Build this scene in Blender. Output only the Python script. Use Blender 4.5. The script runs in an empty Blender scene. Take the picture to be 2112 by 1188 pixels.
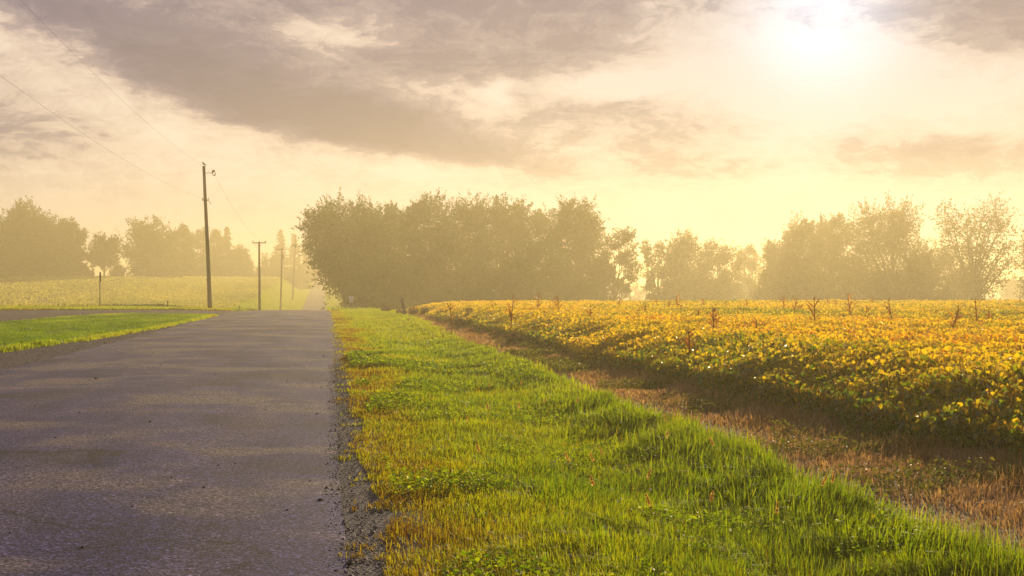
import bpy, bmesh, math, random
import numpy as np
from mathutils import Vector, Matrix

RNG = np.random.default_rng(7)
random.seed(7)
scene = bpy.context.scene
COL = scene.collection
R = math.radians
PX = 2933.3            # pixels of the 2112 wide photograph per unit of tangent (50 mm lens, 36 mm sensor)
EYE = 1.6
ROAD_ANG = math.atan(386.0 / PX)      # the road runs a little left of the view axis
CA, SA = math.cos(ROAD_ANG), math.sin(ROAD_ANG)

# ------------------------------------------------------------------ light settings
SUN_AZ, SUN_EL = R(12.3), R(10.9)
SUN_STRENGTH = 4.8
SKY_STRENGTH = 0.1
EXPOSURE = 0.95
HAZE_DENSITY = 0.0019
HAZE_G = 0.54

# ------------------------------------------------------------------ helpers: terrain
def st2xy(s, t):
    return -s * SA + t * CA, s * CA + t * SA

def xy2st(x, y):
    return -x * SA + y * CA, x * CA + y * SA

def _prof(knots):
    ks, kz = zip(*knots)
    g = np.arange(-200, 4001, 2.0)
    z = np.interp(g, ks, kz)
    k = np.exp(-0.5 * (np.arange(-12, 13) / 4.0) ** 2); k /= k.sum()
    zp = np.pad(z, 12, mode='edge')
    return g, np.convolve(zp, k, mode='valid')

P_ROAD = _prof([(-200, 0), (94, 0), (112, -.1), (140, -.9), (180, -2.4), (220, -3.2), (300, -3.25), (360, -2.1), (470, .5), (600, 3.6), (680, 4.3), (950, 4.2), (4000, 0)])
P_RIGHT = _prof([(-200, 0), (92, 0), (108, -.2), (140, -1.6), (180, -2.5), (260, -2.6), (700, -2.2), (4000, -1)])
P_LEFT = _prof([(-200, 0), (104, 0), (109, .2), (113, .2), (124, -.2), (160, -1.6), (200, -1.2), (250, .6), (330, 3.9), (365, 4.15), (700, 4.4), (4000, 2)])

def sstep(a, b, x):
    u = np.clip((x - a) / (b - a), 0, 1)
    return u * u * (3 - 2 * u)

def _hash2(ix, iy, seed):
    h = (ix.astype(np.int64) * 374761393 + iy.astype(np.int64) * 668265263 + seed * 144269) & 0x7fffffff
    h = ((h ^ (h >> 13)) * 1274126177) & 0x7fffffff
    h = h ^ (h >> 16)
    return (h & 0xffffff) / float(0xffffff)

def vnoise(x, y, seed=0):
    x = np.asarray(x, float); y = np.asarray(y, float)
    ix = np.floor(x); iy = np.floor(y)
    fx = x - ix; fy = y - iy
    fx = fx * fx * (3 - 2 * fx); fy = fy * fy * (3 - 2 * fy)
    a = _hash2(ix, iy, seed); b = _hash2(ix + 1, iy, seed)
    c = _hash2(ix, iy + 1, seed); d = _hash2(ix + 1, iy + 1, seed)
    return (a * (1 - fx) + b * fx) * (1 - fy) + (c * (1 - fx) + d * fx) * fy

def fbm(x, y, seed=0, oct=3):
    v = 0; a = .5; tot = 0
    for i in range(oct):
        v = v + a * vnoise(np.asarray(x) * 2 ** i, np.asarray(y) * 2 ** i, seed + 17 * i); tot += a; a *= .5
    return v / tot

def crest_s(t):
    """how far along the road the brow of the left field lies; it recedes near the road"""
    return np.interp(t, [-60, -45, -14, 0], [330, 335, 480, 500])

def height(s, t):
    s = np.asarray(s, float); t = np.asarray(t, float)
    zr = np.interp(s, *P_ROAD); zR = np.interp(s, *P_RIGHT); sc_ = crest_s(t) / 330.0
    zL = np.interp(np.where(s > 125, 125 + (s - 125) / ((crest_s(t) - 125) / 205.0), s), *P_LEFT)
    zL = np.where((zL > 0) & (s > 125), zL * (1.6 + .00716 * 330 * sc_) / 3.96, zL)
    wl = sstep(0, 1, (-8.2 - t) / 6.5)
    near = sstep(118, 104, s)          # near the crest the bank follows the lawn at once
    wl = np.maximum(wl, near * sstep(0, 1, (-6.5 - t) / 4.0))
    wr = sstep(2.5, 9.0, t)
    z = zr * (1 - wl) * (1 - wr) + zL * wl + zR * wr
    # shallow roadside swale and a little unevenness away from the road
    fade = sstep(105, 85, s)
    z = z - fade * .13 * np.exp(-((t - 2.7) / .9) ** 2)
    z = z + sstep(.6, 1.6, t) * (fbm(s * .35, t * .35, 3) - .5) * .08
    far = sstep(600, 1500, np.abs(t) + np.maximum(s - 500, 0))
    z = z + far * (fbm(s * .004, t * .004, 9) - .3) * 6
    return z

def hxy(x, y):
    s, t = xy2st(x, y)
    return float(height(s, t))

def pxt(px, depth):
    """world x of a photo column at a given depth"""
    return (px - 1056) / PX * depth

def edge_r(s):   # where the right-hand grass begins
    s = np.asarray(s, float)
    return .36 + .10 * sstep(10, 40, s) + (fbm(s * .9, s * 0 + .5, 21, 4) - .5) * .34 + (vnoise(s * .28, s * 0, 22) - .5) * .12

def edge_l(s):   # where the left-hand lawn begins
    s = np.asarray(s, float)
    return -np.interp(s, [0, 30, 36, 46, 60, 77, 120], [9.4, 8.5, 7.9, 7.0, 6.45, 6.1, 6.1]) - (fbm(s * .5, s * 0 + 3, 31) - .5) * .3

def verge_r(s):  # where the green verge ends and the dead strip begins
    s = np.asarray(s, float)
    return 3.9 + .3 * sstep(18, 30, s) + .6 * sstep(45, 80, s) + (fbm(s * .35, s * 0 + 7, 41) - .5) * .5

def crop_r(s):   # where the beans begin
    s = np.asarray(s, float)
    return 5.5 + .3 * np.exp(-((s - 12) / 4) ** 2) + (fbm(s * .5, s * 0 + 2, 51) - .5) * .5

def drive_lo(t):  # near edge of the driveway
    t = np.asarray(t, float)
    n = (fbm(t * .5, t * 0 + 1, 61) - .5) * 2.5
    return np.interp(t, [-90, -18.5, -16, -14.6, -13.9, -13.0, -9, -7, -5.8], [57, 60, 62, 66, 79, 87, 88, 86, 82]) + n * sstep(-6.2, -9, t)

def drive_hi(t):
    t = np.asarray(t, float)
    return np.interp(t, [-90, -9, -5.8], [102.5, 102.5, 105]) + (fbm(t * .4, t * 0 + 5, 62) - .5) * 1.2

# ------------------------------------------------------------------ helpers: meshes
def mesh_np(name, verts, polys, mat, parent=None, attrs=None, smooth=False, loc=None):
    """polys: list of (n,k) integer arrays"""
    me = bpy.data.meshes.new(name)
    verts = np.ascontiguousarray(verts, dtype=np.float32)
    me.vertices.add(len(verts)); me.vertices.foreach_set('co', verts.ravel())
    polys = [np.asarray(p, dtype=np.int32) for p in polys if len(p)]
    li = np.concatenate([p.ravel() for p in polys])
    tot = np.concatenate([np.full(len(p), p.shape[1], np.int32) for p in polys])
    start = np.concatenate([[0], np.cumsum(tot)[:-1]]).astype(np.int32)
    me.loops.add(len(li)); me.loops.foreach_set('vertex_index', li)
    me.polygons.add(len(tot)); me.polygons.foreach_set('loop_start', start)
    me.update(calc_edges=True)
    for an, (kind, data) in (attrs or {}).items():
        a = me.attributes.new(an, kind, 'POINT')
        if kind == 'FLOAT':
            a.data.foreach_set('value', np.ascontiguousarray(data, np.float32))
        else:
            a.data.foreach_set('color', np.ascontiguousarray(data, np.float32).ravel())
    if smooth:
        me.polygons.foreach_set('use_smooth', np.ones(len(tot), bool))
    for m in (mat if isinstance(mat, (list, tuple)) else [mat]):
        me.materials.append(m)
    o = bpy.data.objects.new(name, me)
    COL.objects.link(o)
    if parent is not None: o.parent = parent
    if loc is not None: o.location = loc
    return o

class MB:
    """collects tubes, boxes and lofts into one mesh"""
    def __init__(self): self.v = []; self.q = []; self.t = []; self.n = 0; self.var = []
    def add(self, v, quads=(), tris=(), var=.5):
        v = np.asarray(v, float)
        self.v.append(v); self.var.append(np.full(len(v), var))
        if len(quads): self.q.append(np.asarray(quads) + self.n)
        if len(tris): self.t.append(np.asarray(tris) + self.n)
        self.n += len(v)
    def tube(self, pts, rad, k=8, cap=True, var=.5):
        pts = np.asarray(pts, float); n = len(pts)
        rad = np.broadcast_to(np.asarray(rad, float), (n,))
        tan = np.gradient(pts, axis=0); tan /= np.linalg.norm(tan, axis=1)[:, None] + 1e-9
        ref = np.array([0, 0, 1.0]) if abs(tan[0][2]) < .9 else np.array([1.0, 0, 0])
        vs = []
        for i in range(n):
            a = np.cross(tan[i], ref); a /= np.linalg.norm(a) + 1e-9
            b = np.cross(tan[i], a)
            th = np.arange(k) * 2 * np.pi / k
            vs.append(pts[i] + rad[i] * (np.cos(th)[:, None] * a + np.sin(th)[:, None] * b))
        v = np.concatenate(vs)
        i = np.arange(n - 1)[:, None]; j = np.arange(k)[None, :]; j2 = (j + 1) % k
        q = np.stack([i * k + j, i * k + j2, (i + 1) * k + j2, (i + 1) * k + j], -1).reshape(-1, 4)
        tr = []
        if cap:
            v = np.concatenate([v, pts[:1], pts[-1:]])
            c0, c1 = n * k, n * k + 1
            jj = np.arange(k); jn = (jj + 1) % k
            tr = np.concatenate([np.stack([jn, jj, np.full(k, c0)], 1), np.stack([(n - 1) * k + jj, (n - 1) * k + jn, np.full(k, c1)], 1)])
        self.add(v, q, tr, var)
    def box(self, c, size, rot=None, var=.5):
        x, y, z = np.asarray(size, float) / 2
        v = np.array([[-x, -y, -z], [x, -y, -z], [x, y, -z], [-x, y, -z], [-x, -y, z], [x, -y, z], [x, y, z], [-x, y, z]])
        if rot is not None: v = v @ np.array(rot.to_3x3()).T
        self.add(v + np.asarray(c, float), [[0, 3, 2, 1], [4, 5, 6, 7], [0, 1, 5, 4], [1, 2, 6, 5], [2, 3, 7, 6], [3, 0, 4, 7]], (), var)
    def build(self, name, mat, parent=None, smooth=False):
        polys = []
        if self.q: polys.append(np.concatenate(self.q))
        if self.t: polys.append(np.concatenate(self.t))
        return mesh_np(name, np.concatenate(self.v), polys, mat, parent, {'var': ('FLOAT', np.concatenate(self.var))}, smooth)

def bevel(o, w=.01, seg=1):
    m = o.modifiers.new('bevel', 'BEVEL'); m.width = w; m.segments = seg; m.limit_method = 'ANGLE'
    return o

def tag(o, label=None, cat=None, group=None, kind=None):
    if label: o['label'] = label
    if cat: o['category'] = cat
    if group: o['group'] = group
    if kind: o['kind'] = kind
    return o

def empty(name, loc, rz=0.0):
    o = bpy.data.objects.new(name, None); o.empty_display_size = .3
    COL.objects.link(o); o.location = loc; o.rotation_euler = (0, 0, rz)
    return o

# ------------------------------------------------------------------ helpers: materials
class NT:
    def __init__(self, tree): self.t = tree; self.n = tree.nodes; self.l = tree.links
    def node(self, typ, **kw):
        nd = self.n.new(typ)
        for k, v in kw.items(): setattr(nd, k, v)
        return nd
    def link(self, a, b): self.l.new(a, b)
    def val(self, x, sock):
        if hasattr(x, 'is_output'): self.l.new(x, sock)
        else: sock.default_value = x
    def math(self, op, a, b=None, c=None, clamp=False):
        nd = self.n.new('ShaderNodeMath'); nd.operation = op; nd.use_clamp = clamp
        for x, s in zip((a, b, c), nd.inputs):
            if x is not None: self.val(x, s)
        return nd.outputs[0]
    def mix(self, f, a, b, typ='MIX'):
        nd = self.n.new('ShaderNodeMix'); nd.data_type = 'RGBA'; nd.blend_type = typ; nd.clamp_factor = True
        self.val(f, nd.inputs[0])
        for x, s in ((a, nd.inputs[6]), (b, nd.inputs[7])):
            if isinstance(x, (tuple, list)): s.default_value = (*x[:3], 1)
            else: self.l.new(x, s)
        return nd.outputs[2]
    def ramp(self, f, stops, interp='LINEAR'):
        nd = self.n.new('ShaderNodeValToRGB'); cr = nd.color_ramp; cr.interpolation = interp
        while len(cr.elements) < len(stops): cr.elements.new(.5)
        for e, (p, c) in zip(cr.elements, stops):
            e.position = p; e.color = (*c, 1) if len(c) == 3 else c
        self.val(f, nd.inputs[0])
        return nd.outputs[0]
    def noise(self, vec, scale, detail=3, rough=.55, dim='3D'):
        nd = self.n.new('ShaderNodeTexNoise'); nd.noise_dimensions = dim
        nd.inputs['Scale'].default_value = scale; nd.inputs['Detail'].default_value = detail; nd.inputs['Roughness'].default_value = rough
        if vec is not None: self.l.new(vec, nd.inputs['Vector'])
        return nd.outputs[0], nd.outputs[1]
    def mapr(self, x, a, b, c=0.0, d=1.0, smooth=False):
        nd = self.n.new('ShaderNodeMapRange'); nd.interpolation_type = 'SMOOTHSTEP' if smooth else 'LINEAR'
        self.val(x, nd.inputs[0])
        for i, v in enumerate((a, b, c, d)): nd.inputs[i + 1].default_value = v
        return nd.outputs[0]

def new_mat(name):
    m = bpy.data.materials.new(name); m.use_nodes = True
    m.node_tree.nodes.clear()
    nt = NT(m.node_tree)
    out = nt.node('ShaderNodeOutputMaterial')
    return m, nt, out

def attr(nt, name, fac=True):
    nd = nt.node('ShaderNodeAttribute'); nd.attribute_name = name
    return nd.outputs['Fac'] if fac else nd.outputs['Color']

def objvec(nt, scale=(1, 1, 1), rot=(0, 0, 0)):
    tc = nt.node('ShaderNodeTexCoord')
    mp = nt.node('ShaderNodeMapping'); mp.inputs['Scale'].default_value = scale; mp.inputs['Rotation'].default_value = rot
    nt.link(tc.outputs['Object'], mp.inputs['Vector'])
    return mp.outputs[0]

def leaf_mat(name, stops, trans=.45, tgain=(1.5, 1.4, .7), gloss=.12, rough=.35):
    """thin leaves: diffuse + light coming through + a waxy sheen"""
    m, nt, out = new_mat(name)
    c = nt.ramp(attr(nt, 'var'), stops)
    tc = nt.mix(1.0, c, tgain, 'MULTIPLY')
    d = nt.node('ShaderNodeBsdfDiffuse'); nt.link(c, d.inputs[0])
    t = nt.node('ShaderNodeBsdfTranslucent'); nt.link(tc, t.inputs[0])
    mx = nt.node('ShaderNodeMixShader'); mx.inputs[0].default_value = trans
    nt.link(d.outputs[0], mx.inputs[1]); nt.link(t.outputs[0], mx.inputs[2])
    g = nt.node('ShaderNodeBsdfGlossy'); g.inputs['Roughness'].default_value = rough; g.inputs[0].default_value = (1, 1, 1, 1)
    fr = nt.node('ShaderNodeFresnel'); fr.inputs[0].default_value = 1.4
    f = nt.math('MULTIPLY', nt.math('MINIMUM', fr.outputs[0], .35), gloss * 3, clamp=True)
    m2 = nt.node('ShaderNodeMixShader'); nt.link(f, m2.inputs[0])
    nt.link(mx.outputs[0], m2.inputs[1]); nt.link(g.outputs[0], m2.inputs[2])
    nt.link(m2.outputs[0], out.inputs[0])
    return m

def rough_mat(name, c1, c2, scale=(6, 6, 6), rough=.8, bump=.3, spec=.3, nscale=4.0, metal=0.0):
    m, nt, out = new_mat(name)
    v = objvec(nt, scale)
    f, _ = nt.noise(v, nscale, 5, .65)
    c = nt.ramp(f, [(.3, c1), (.7, c2)])
    p = nt.node('ShaderNodeBsdfPrincipled'); nt.link(c, p.inputs['Base Color'])
    p.inputs['Roughness'].default_value = rough; p.inputs['Specular IOR Level'].default_value = spec; p.inputs['Metallic'].default_value = metal
    if bump:
        b = nt.node('ShaderNodeBump'); b.inputs['Strength'].default_value = bump; b.inputs['Distance'].default_value = .02
        nt.link(f, b.inputs['Height']); nt.link(b.outputs[0], p.inputs['Normal'])
    nt.link(p.outputs[0], out.inputs[0])
    return m

M = {}
M['grass'] = leaf_mat('grass_blades', [(0, (.035, .075, .006)), (.25, (.105, .165, .006)), (.5, (.22, .25, .008)), (.68, (.24, .20, .010)), (.82, (.165, .10, .008)), (1, (.11, .05, .008))], .55, (2.0, 2.0, .5), .018, .40)
M['dead'] = leaf_mat('dead_grass', [(0, (.05, .085, .010)), (.3, (.15, .16, .015)), (.45, (.20, .115, .065)), (.75, (.32, .20, .11)), (1, (.46, .31, .16))], .45, (1.5, 1.3, .8), .03, .45)
M['bean'] = leaf_mat('bean_leaves', [(0, (.05, .095, .008)), (.22, (.12, .16, .009)), (.38, (.34, .27, .012)), (.75, (.56, .365, .013)), (.92, (.55, .28, .012)), (1, (.40, .14, .010))], .6, (1.7, 1.6, .5), .07, .36)
M['pod'] = leaf_mat('bean_pods', [(0, (.14, .07, .015)), (.5, (.40, .24, .03)), (1, (.55, .40, .06))], .45, (1.6, 1.45, .6), .06, .4)
M['fieldbean'] = leaf_mat('far_bean_leaves', [(0, (.10, .14, .03)), (.4, (.26, .26, .05)), (1, (.46, .40, .08))], .5, (1.5, 1.45, .8), .015, .5)
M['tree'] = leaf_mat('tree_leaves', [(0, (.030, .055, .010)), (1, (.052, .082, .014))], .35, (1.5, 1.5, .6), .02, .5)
M['golden'] = leaf_mat('sunlit_tree_leaves', [(0, (.055, .065, .014)), (1, (.095, .095, .018))], .4, (1.7, 1.4, .6), .02, .5)  # lighter, yellower copy of the tree leaves: golden sunlight put into the colour
M['needle'] = leaf_mat('pine_needles', [(0, (.018, .03, .014)), (1, (.045, .065, .022))], .15, (1.4, 1.4, .7), .06, .4)
M['corn'] = leaf_mat('dry_corn', [(0, (.18, .075, .018)), (.5, (.30, .14, .03)), (1, (.42, .24, .06))], .55, (1.6, 1.25, .6), .03, .45)
M['weed'] = leaf_mat('dry_weed', [(0, (.075, .045, .03)), (1, (.17, .105, .07))], .3, (1.4, 1.2, .9), .05, .5)
M['bark'] = rough_mat('bark', (.035, .026, .018), (.09, .07, .05), (3, 3, .6), .9, .5)
M['pole'] = rough_mat('weathered_pole_wood', (.028, .02, .015), (.075, .055, .042), (12, 12, .5), .85, .4)
M['post'] = rough_mat('grey_split_wood', (.05, .035, .026), (.13, .10, .08), (30, 30, 1.5), .9, .6)
M['steel'] = rough_mat('galvanised_steel', (.16, .16, .16), (.26, .26, .26), (5, 5, 5), .5, .1, .5, 4, .6)
M['darksteel'] = rough_mat('dark_steel', (.03, .028, .026), (.06, .055, .05), (5, 5, 5), .6, .1, .4)
M['glass'] = rough_mat('porcelain', (.10, .07, .05), (.14, .10, .07), (5, 5, 5), .3, 0, .5)
M['signwhite'] = rough_mat('sign_white', (.84, .84, .86), (.90, .90, .92), (4, 4, 4), .5, .02, .4)
M['signblack'] = rough_mat('sign_black', (.03, .03, .03), (.05, .05, .05), (4, 4, 4), .6, 0, .3)
M['wire'] = rough_mat('wire', (.015, .013, .012), (.02, .018, .016), (1, 1, 1), 1, 0, 0)
M['feather'] = rough_mat('dark_feathers', (.02, .018, .016), (.05, .045, .04), (20, 20, 20), .7, .1, .3)
M['stone'] = rough_mat('pebbles', (.05, .045, .055), (.16, .14, .15), (9, 9, 9), .8, .2, .4)
M['soilclod'] = rough_mat('dark_clods', (.018, .014, .016), (.05, .04, .04), (9, 9, 9), .9, .2, .2)
M['white_speck'] = leaf_mat('clover_and_glint_white', [(0, (.7, .7, .62)), (1, (.8, .8, .74))], .4, (1, 1, 1), .05, .5)  # white of the clover heads and of dew glints put in as colour
M['seedhead'] = leaf_mat('foxtail_bristles', [(0, (.42, .28, .07)), (1, (.62, .46, .14))], .6, (1.5, 1.3, .8), .1, .4)

def road_mat():
    m, nt, out = new_mat('chip_seal_asphalt')
    v = objvec(nt, (1, 1, 1), (0, 0, -ROAD_ANG))
    tc = nt.node('ShaderNodeSeparateXYZ'); nt.link(v, tc.inputs[0])
    mpS = nt.node('ShaderNodeMapping'); mpS.inputs['Scale'].default_value = (.9, .16, 1); nt.link(v, mpS.inputs[0])
    mpX = nt.node('ShaderNodeMapping'); mpX.inputs['Scale'].default_value = (.42, .42, 1); nt.link(v, mpX.inputs[0])
    grain, gcol = nt.noise(v, 36, 4, .8)
    grain2, _ = nt.noise(v, 24, 3, .7)
    big, _ = nt.noise(mpS.outputs[0], 1.0, 4, .6)
    pat, _ = nt.noise(mpX.outputs[0], .8, 5, .62)
    base = nt.ramp(big, [(.35, (.034, .028, .092)), (.52, (.056, .047, .128)), (.7, (.093, .080, .162))])
    # worn, polished patches of lighter stone
    worn = nt.mapr(pat, .48, .62, 0, 1, True)
    base = nt.mix(nt.math('MULTIPLY', worn, .75), base, (.175, .143, .125))
    dark = nt.mapr(pat, .47, .36, 0, .7, True)
    base = nt.mix(dark, base, (.024, .020, .042))
    lanes = None
    for lt in (-.75, -2.35, -3.85, -5.4):
        dq = nt.math('MULTIPLY', nt.math('ADD', tc.outputs[0], -lt), 1 / .42)
        gq = nt.math('EXPONENT', nt.math('MULTIPLY', nt.math('MULTIPLY', dq, dq), -1.0))
        lanes = gq if lanes is None else nt.math('ADD', lanes, gq)
    base = nt.mix(nt.math('MULTIPLY', lanes, nt.mapr(big, .35, .6, 0, .40)), base, (.125, .103, .118))
    wv = nt.node('ShaderNodeMapping'); wv.inputs['Scale'].default_value = (.55, 1.0, 1); nt.link(v, wv.inputs[0])
    _, wc = nt.noise(v, 1.7, 4, .6)
    wadd = nt.node('ShaderNodeVectorMath', operation='ADD'); nt.link(wv.outputs[0], wadd.inputs[0])
    wsc = nt.node('ShaderNodeVectorMath', operation='SCALE'); nt.link(wc, wsc.inputs[0]); wsc.inputs['Scale'].default_value = .55; nt.link(wsc.outputs[0], wadd.inputs[1])
    ck = nt.node('ShaderNodeTexVoronoi'); ck.feature = 'DISTANCE_TO_EDGE'; ck.inputs['Scale'].default_value = .33; nt.link(wadd.outputs[0], ck.inputs['Vector'])
    crack = nt.math('MULTIPLY', nt.mapr(ck.outputs['Distance'], .004, .010, 1, 0), nt.mapr(pat, .50, .42, 0, 1))
    base = nt.mix(nt.math('MULTIPLY', crack, .8), base, (.012, .010, .016))
    sp = nt.ramp(grain, [(.40, (.2, .19, .22)), (.5, (.85, .85, .85)), (.60, (2.2, 2.1, 2.1))])
    base = nt.mix(.85, base, sp, 'MULTIPLY')
    sp2 = nt.ramp(grain2, [(.3, (.6, .6, .62)), (.7, (1.35, 1.33, 1.3))])
    base = nt.mix(.8, base, sp2, 'MULTIPLY')
    vo = nt.node('ShaderNodeTexVoronoi'); vo.inputs['Scale'].default_value = 52; nt.link(v, vo.inputs['Vector'])
    base = nt.mix(.85, base, nt.ramp(nt.math('FRACT', nt.math('MULTIPLY', vo.outputs['Color'], 3.7)), [(0, (.3, .28, .36)), (.5, (.85, .82, .9)), (.8, (1.2, 1.15, 1.2)), (1, (2.6, 2.5, 2.5))]), 'MULTIPLY')
    h = nt.math('ADD', nt.math('MULTIPLY', vo.outputs['Distance'], .6), nt.math('MULTIPLY', grain, .6))
    b = nt.node('ShaderNodeBump'); b.inputs['Strength'].default_value = .9; b.inputs['Distance'].default_value = .006
    nt.link(h, b.inputs['Height'])
    p = nt.node('ShaderNodeBsdfPrincipled'); nt.link(base, p.inputs['Base Color'])
    p.inputs['Roughness'].default_value = .9; p.inputs['Specular IOR Level'].default_value = .05
    nt.link(b.outputs[0], p.inputs['Normal']); nt.link(p.outputs[0], out.inputs[0])
    return m

def gravel_mat():
    m, nt, out = new_mat('loose_gravel')
    v = objvec(nt)
    vo = nt.node('ShaderNodeTexVoronoi'); vo.inputs['Scale'].default_value = 42; nt.link(v, vo.inputs['Vector'])
    big, _ = nt.noise(v, .8, 4, .6)
    hue = nt.ramp(vo.outputs['Color'], [(.1, (.018, .015, .030)), (.5, (.050, .042, .066)), (.9, (.13, .11, .13))])
    c = nt.mix(nt.mapr(big, .4, .65, 0, .6), hue, (.085, .066, .075))
    b = nt.node('ShaderNodeBump'); b.inputs['Strength'].default_value = 1; b.inputs['Distance'].default_value = .015; b.invert = True
    nt.link(vo.outputs['Distance'], b.inputs['Height'])
    p = nt.node('ShaderNodeBsdfPrincipled'); nt.link(c, p.inputs['Base Color']); p.inputs['Roughness'].default_value = .85
    p.inputs['Specular IOR Level'].default_value = .05
    nt.link(b.outputs[0], p.inputs['Normal']); nt.link(p.outputs[0], out.inputs[0])
    return m

def ground_mat():
    m, nt, out = new_mat('earth_and_turf')
    v = objvec(nt)
    c = attr(nt, 'cover', False)
    f, _ = nt.noise(v, 9, 5, .7)
    f2, _ = nt.noise(v, .35, 4, .6)
    c = nt.mix(1.0, c, nt.ramp(f, [(.3, (.55, .55, .55)), (.7, (1.4, 1.4, 1.4))]), 'MULTIPLY')
    c = nt.mix(1.0, c, nt.ramp(f2, [(.3, (.8, .85, .8)), (.7, (1.2, 1.12, 1.1))]), 'MULTIPLY')
    b = nt.node('ShaderNodeBump'); b.inputs['Strength'].default_value = .8; b.inputs['Distance'].default_value = .04
    nt.link(f, b.inputs['Height'])
    p = nt.node('ShaderNodeBsdfPrincipled'); nt.link(c, p.inputs['Base Color']); p.inputs['Roughness'].default_value = .95
    p.inputs['Specular IOR Level'].default_value = .1
    nt.link(b.outputs[0], p.inputs['Normal']); nt.link(p.outputs[0], out.inputs[0])
    return m
M['road'] = road_mat(); M['gravel'] = gravel_mat(); M['ground'] = ground_mat()

# ------------------------------------------------------------------ the ground, road, shoulders, driveway
def grid_mesh(name, S, T, Z, mat, cover=None, smooth=True):
    """S, T, Z: 2-D arrays (rows along the road)"""
    x, y = st2xy(S, T)
    v = np.stack([x, y, Z], -1).reshape(-1, 3)
    n, k = S.shape
    i = np.arange(n - 1)[:, None]; j = np.arange(k - 1)[None, :]
    q = np.stack([i * k + j, i * k + j + 1, (i + 1) * k + j + 1, (i + 1) * k + j], -1).reshape(-1, 4)
    at = {'cover': ('FLOAT_COLOR', cover)} if cover is not None else None
    return mesh_np(name, v, [q], mat, None, at, smooth)

s_lines = np.concatenate([[-60, -40, -20, -10, -4], np.arange(0, 150, 1.5), np.arange(150, 320, 4), np.arange(320, 720, 10), [740, 780, 840, 920, 1050, 1250, 1500, 1900, 2500, 3300]])
t_mid = np.concatenate([[-28, -26, -24, -22, -20, -18.5, -17, -15.5, -14, -13, -12, -11, -10, -9.4, -8.8, -8.2, -7.6, -7, -6.5, -6.2], np.linspace(-5.6, .1, 11), np.arange(.3, 7, .3), [7.5, 8, 9, 10, 12, 14, 17, 20, 24, 28]])
t_lines = np.concatenate([[-2600, -1800, -1200, -800, -500, -330, -230, -170, -130, -105, -85, -70, -58, -48, -40, -34, -30.5], t_mid, [33, 40, 48, 58, 70, 85, 105, 130, 170, 230, 330, 500, 800, 1200, 1800, 2600]])
S, T = np.meshgrid(s_lines, t_lines, indexing='ij')
Z = height(S, T)
# what grows or lies where
cov = np.zeros(S.shape + (4,)); cov[..., 3] = 1
def setc(mask, c): cov[..., :3] = np.where(mask[..., None], np.array(c), cov[..., :3])
setc(np.ones_like(S, bool), (.09, .085, .03))
setc((T > -40) & (T < -6) & (S < 130), (.030, .042, .010))
setc((T > .2) & (T <= 3.9) & (S < 400), (.034, .042, .010))
setc((T > 3.9) & (T < 6.2) & (S < 110), (.17, .118, .085))
setc((T > 5.7) & (S < 120), (.050, .034, .022))
setc((T > 5.7) & (S >= 120) & (S < 170), (.09, .085, .03))
setc((T > 4) & (S >= 165), (.05, .055, .02))
setc((T < -13) & (S >= 122) & (S < crest_s(T) + 5), (.20, .165, .045))
setc((T >= -17.5) & (T < -4) & (S > 122) & (S < 700), (.085, .105, .022))
setc((T < -13) & (S >= crest_s(T) + 5) & (S < 1000), (.04, .045, .018))
ground = grid_mesh('ground', S, T, Z - .002, M['ground'], cov.reshape(-1, 4))
tag(ground, kind='structure')

rs = s_lines[(s_lines >= -20) & (s_lines <= 740)]
u = np.linspace(0, 1, 17)
tl = np.interp(rs, [0, 108, 170, 230, 800], [-6.2, -6.0, -5.3, -4.9, -4.8]); tr_ = np.interp(rs, [0, 30, 70, 110, 170, 800], [.08, .2, .38, .45, .2, .1]) + (vnoise(rs * .8, rs * 0, 77) - .5) * .06
RT = tl[:, None] * (1 - u) + tr_[:, None] * u
RS = np.repeat(rs[:, None], 17, 1)
RZ = np.interp(RS, *P_ROAD) + .014 + .045 * (1 - (2 * u - 1) ** 2)[None, :]
road = grid_mesh('road', RS, RT, RZ, M['road']); tag(road, kind='structure')

gs = np.arange(2, 108, .35)
ga = np.interp(gs, rs, tr_) - .25; gb = edge_r(gs) + .25
u5 = np.linspace(0, 1, 6)
GT = ga[:, None] * (1 - u5) + gb[:, None] * u5; GS = np.repeat(gs[:, None], 6, 1)
sh = grid_mesh('gravel_shoulder', GS, GT, height(GS, GT) + .008, M['gravel']); tag(sh, kind='structure')
gs = np.arange(10, 84, .5)
ga = edge_l(gs) - .3; gb = np.full_like(gs, -5.95)
GT = ga[:, None] * (1 - u5) + gb[:, None] * u5; GS = np.repeat(gs[:, None], 6, 1)
sh2 = grid_mesh('gravel_shoulder', GS, GT, height(GS, GT) + .008, M['gravel']); tag(sh2, kind='structure')
dt = np.concatenate([np.arange(-80, -20, 2.0), np.arange(-20, -5.79, .3)])
lo, hi = drive_lo(dt), drive_hi(dt); u9 = np.linspace(0, 1, 10)
DS = lo[:, None] * (1 - u9) + hi[:, None] * u9; DT = np.repeat(dt[:, None], 10, 1)
drv = grid_mesh('driveway', DS[:, ::-1], DT[:, ::-1], height(DS, DT)[:, ::-1] + .018, M['gravel']); tag(drv, kind='structure')

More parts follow.
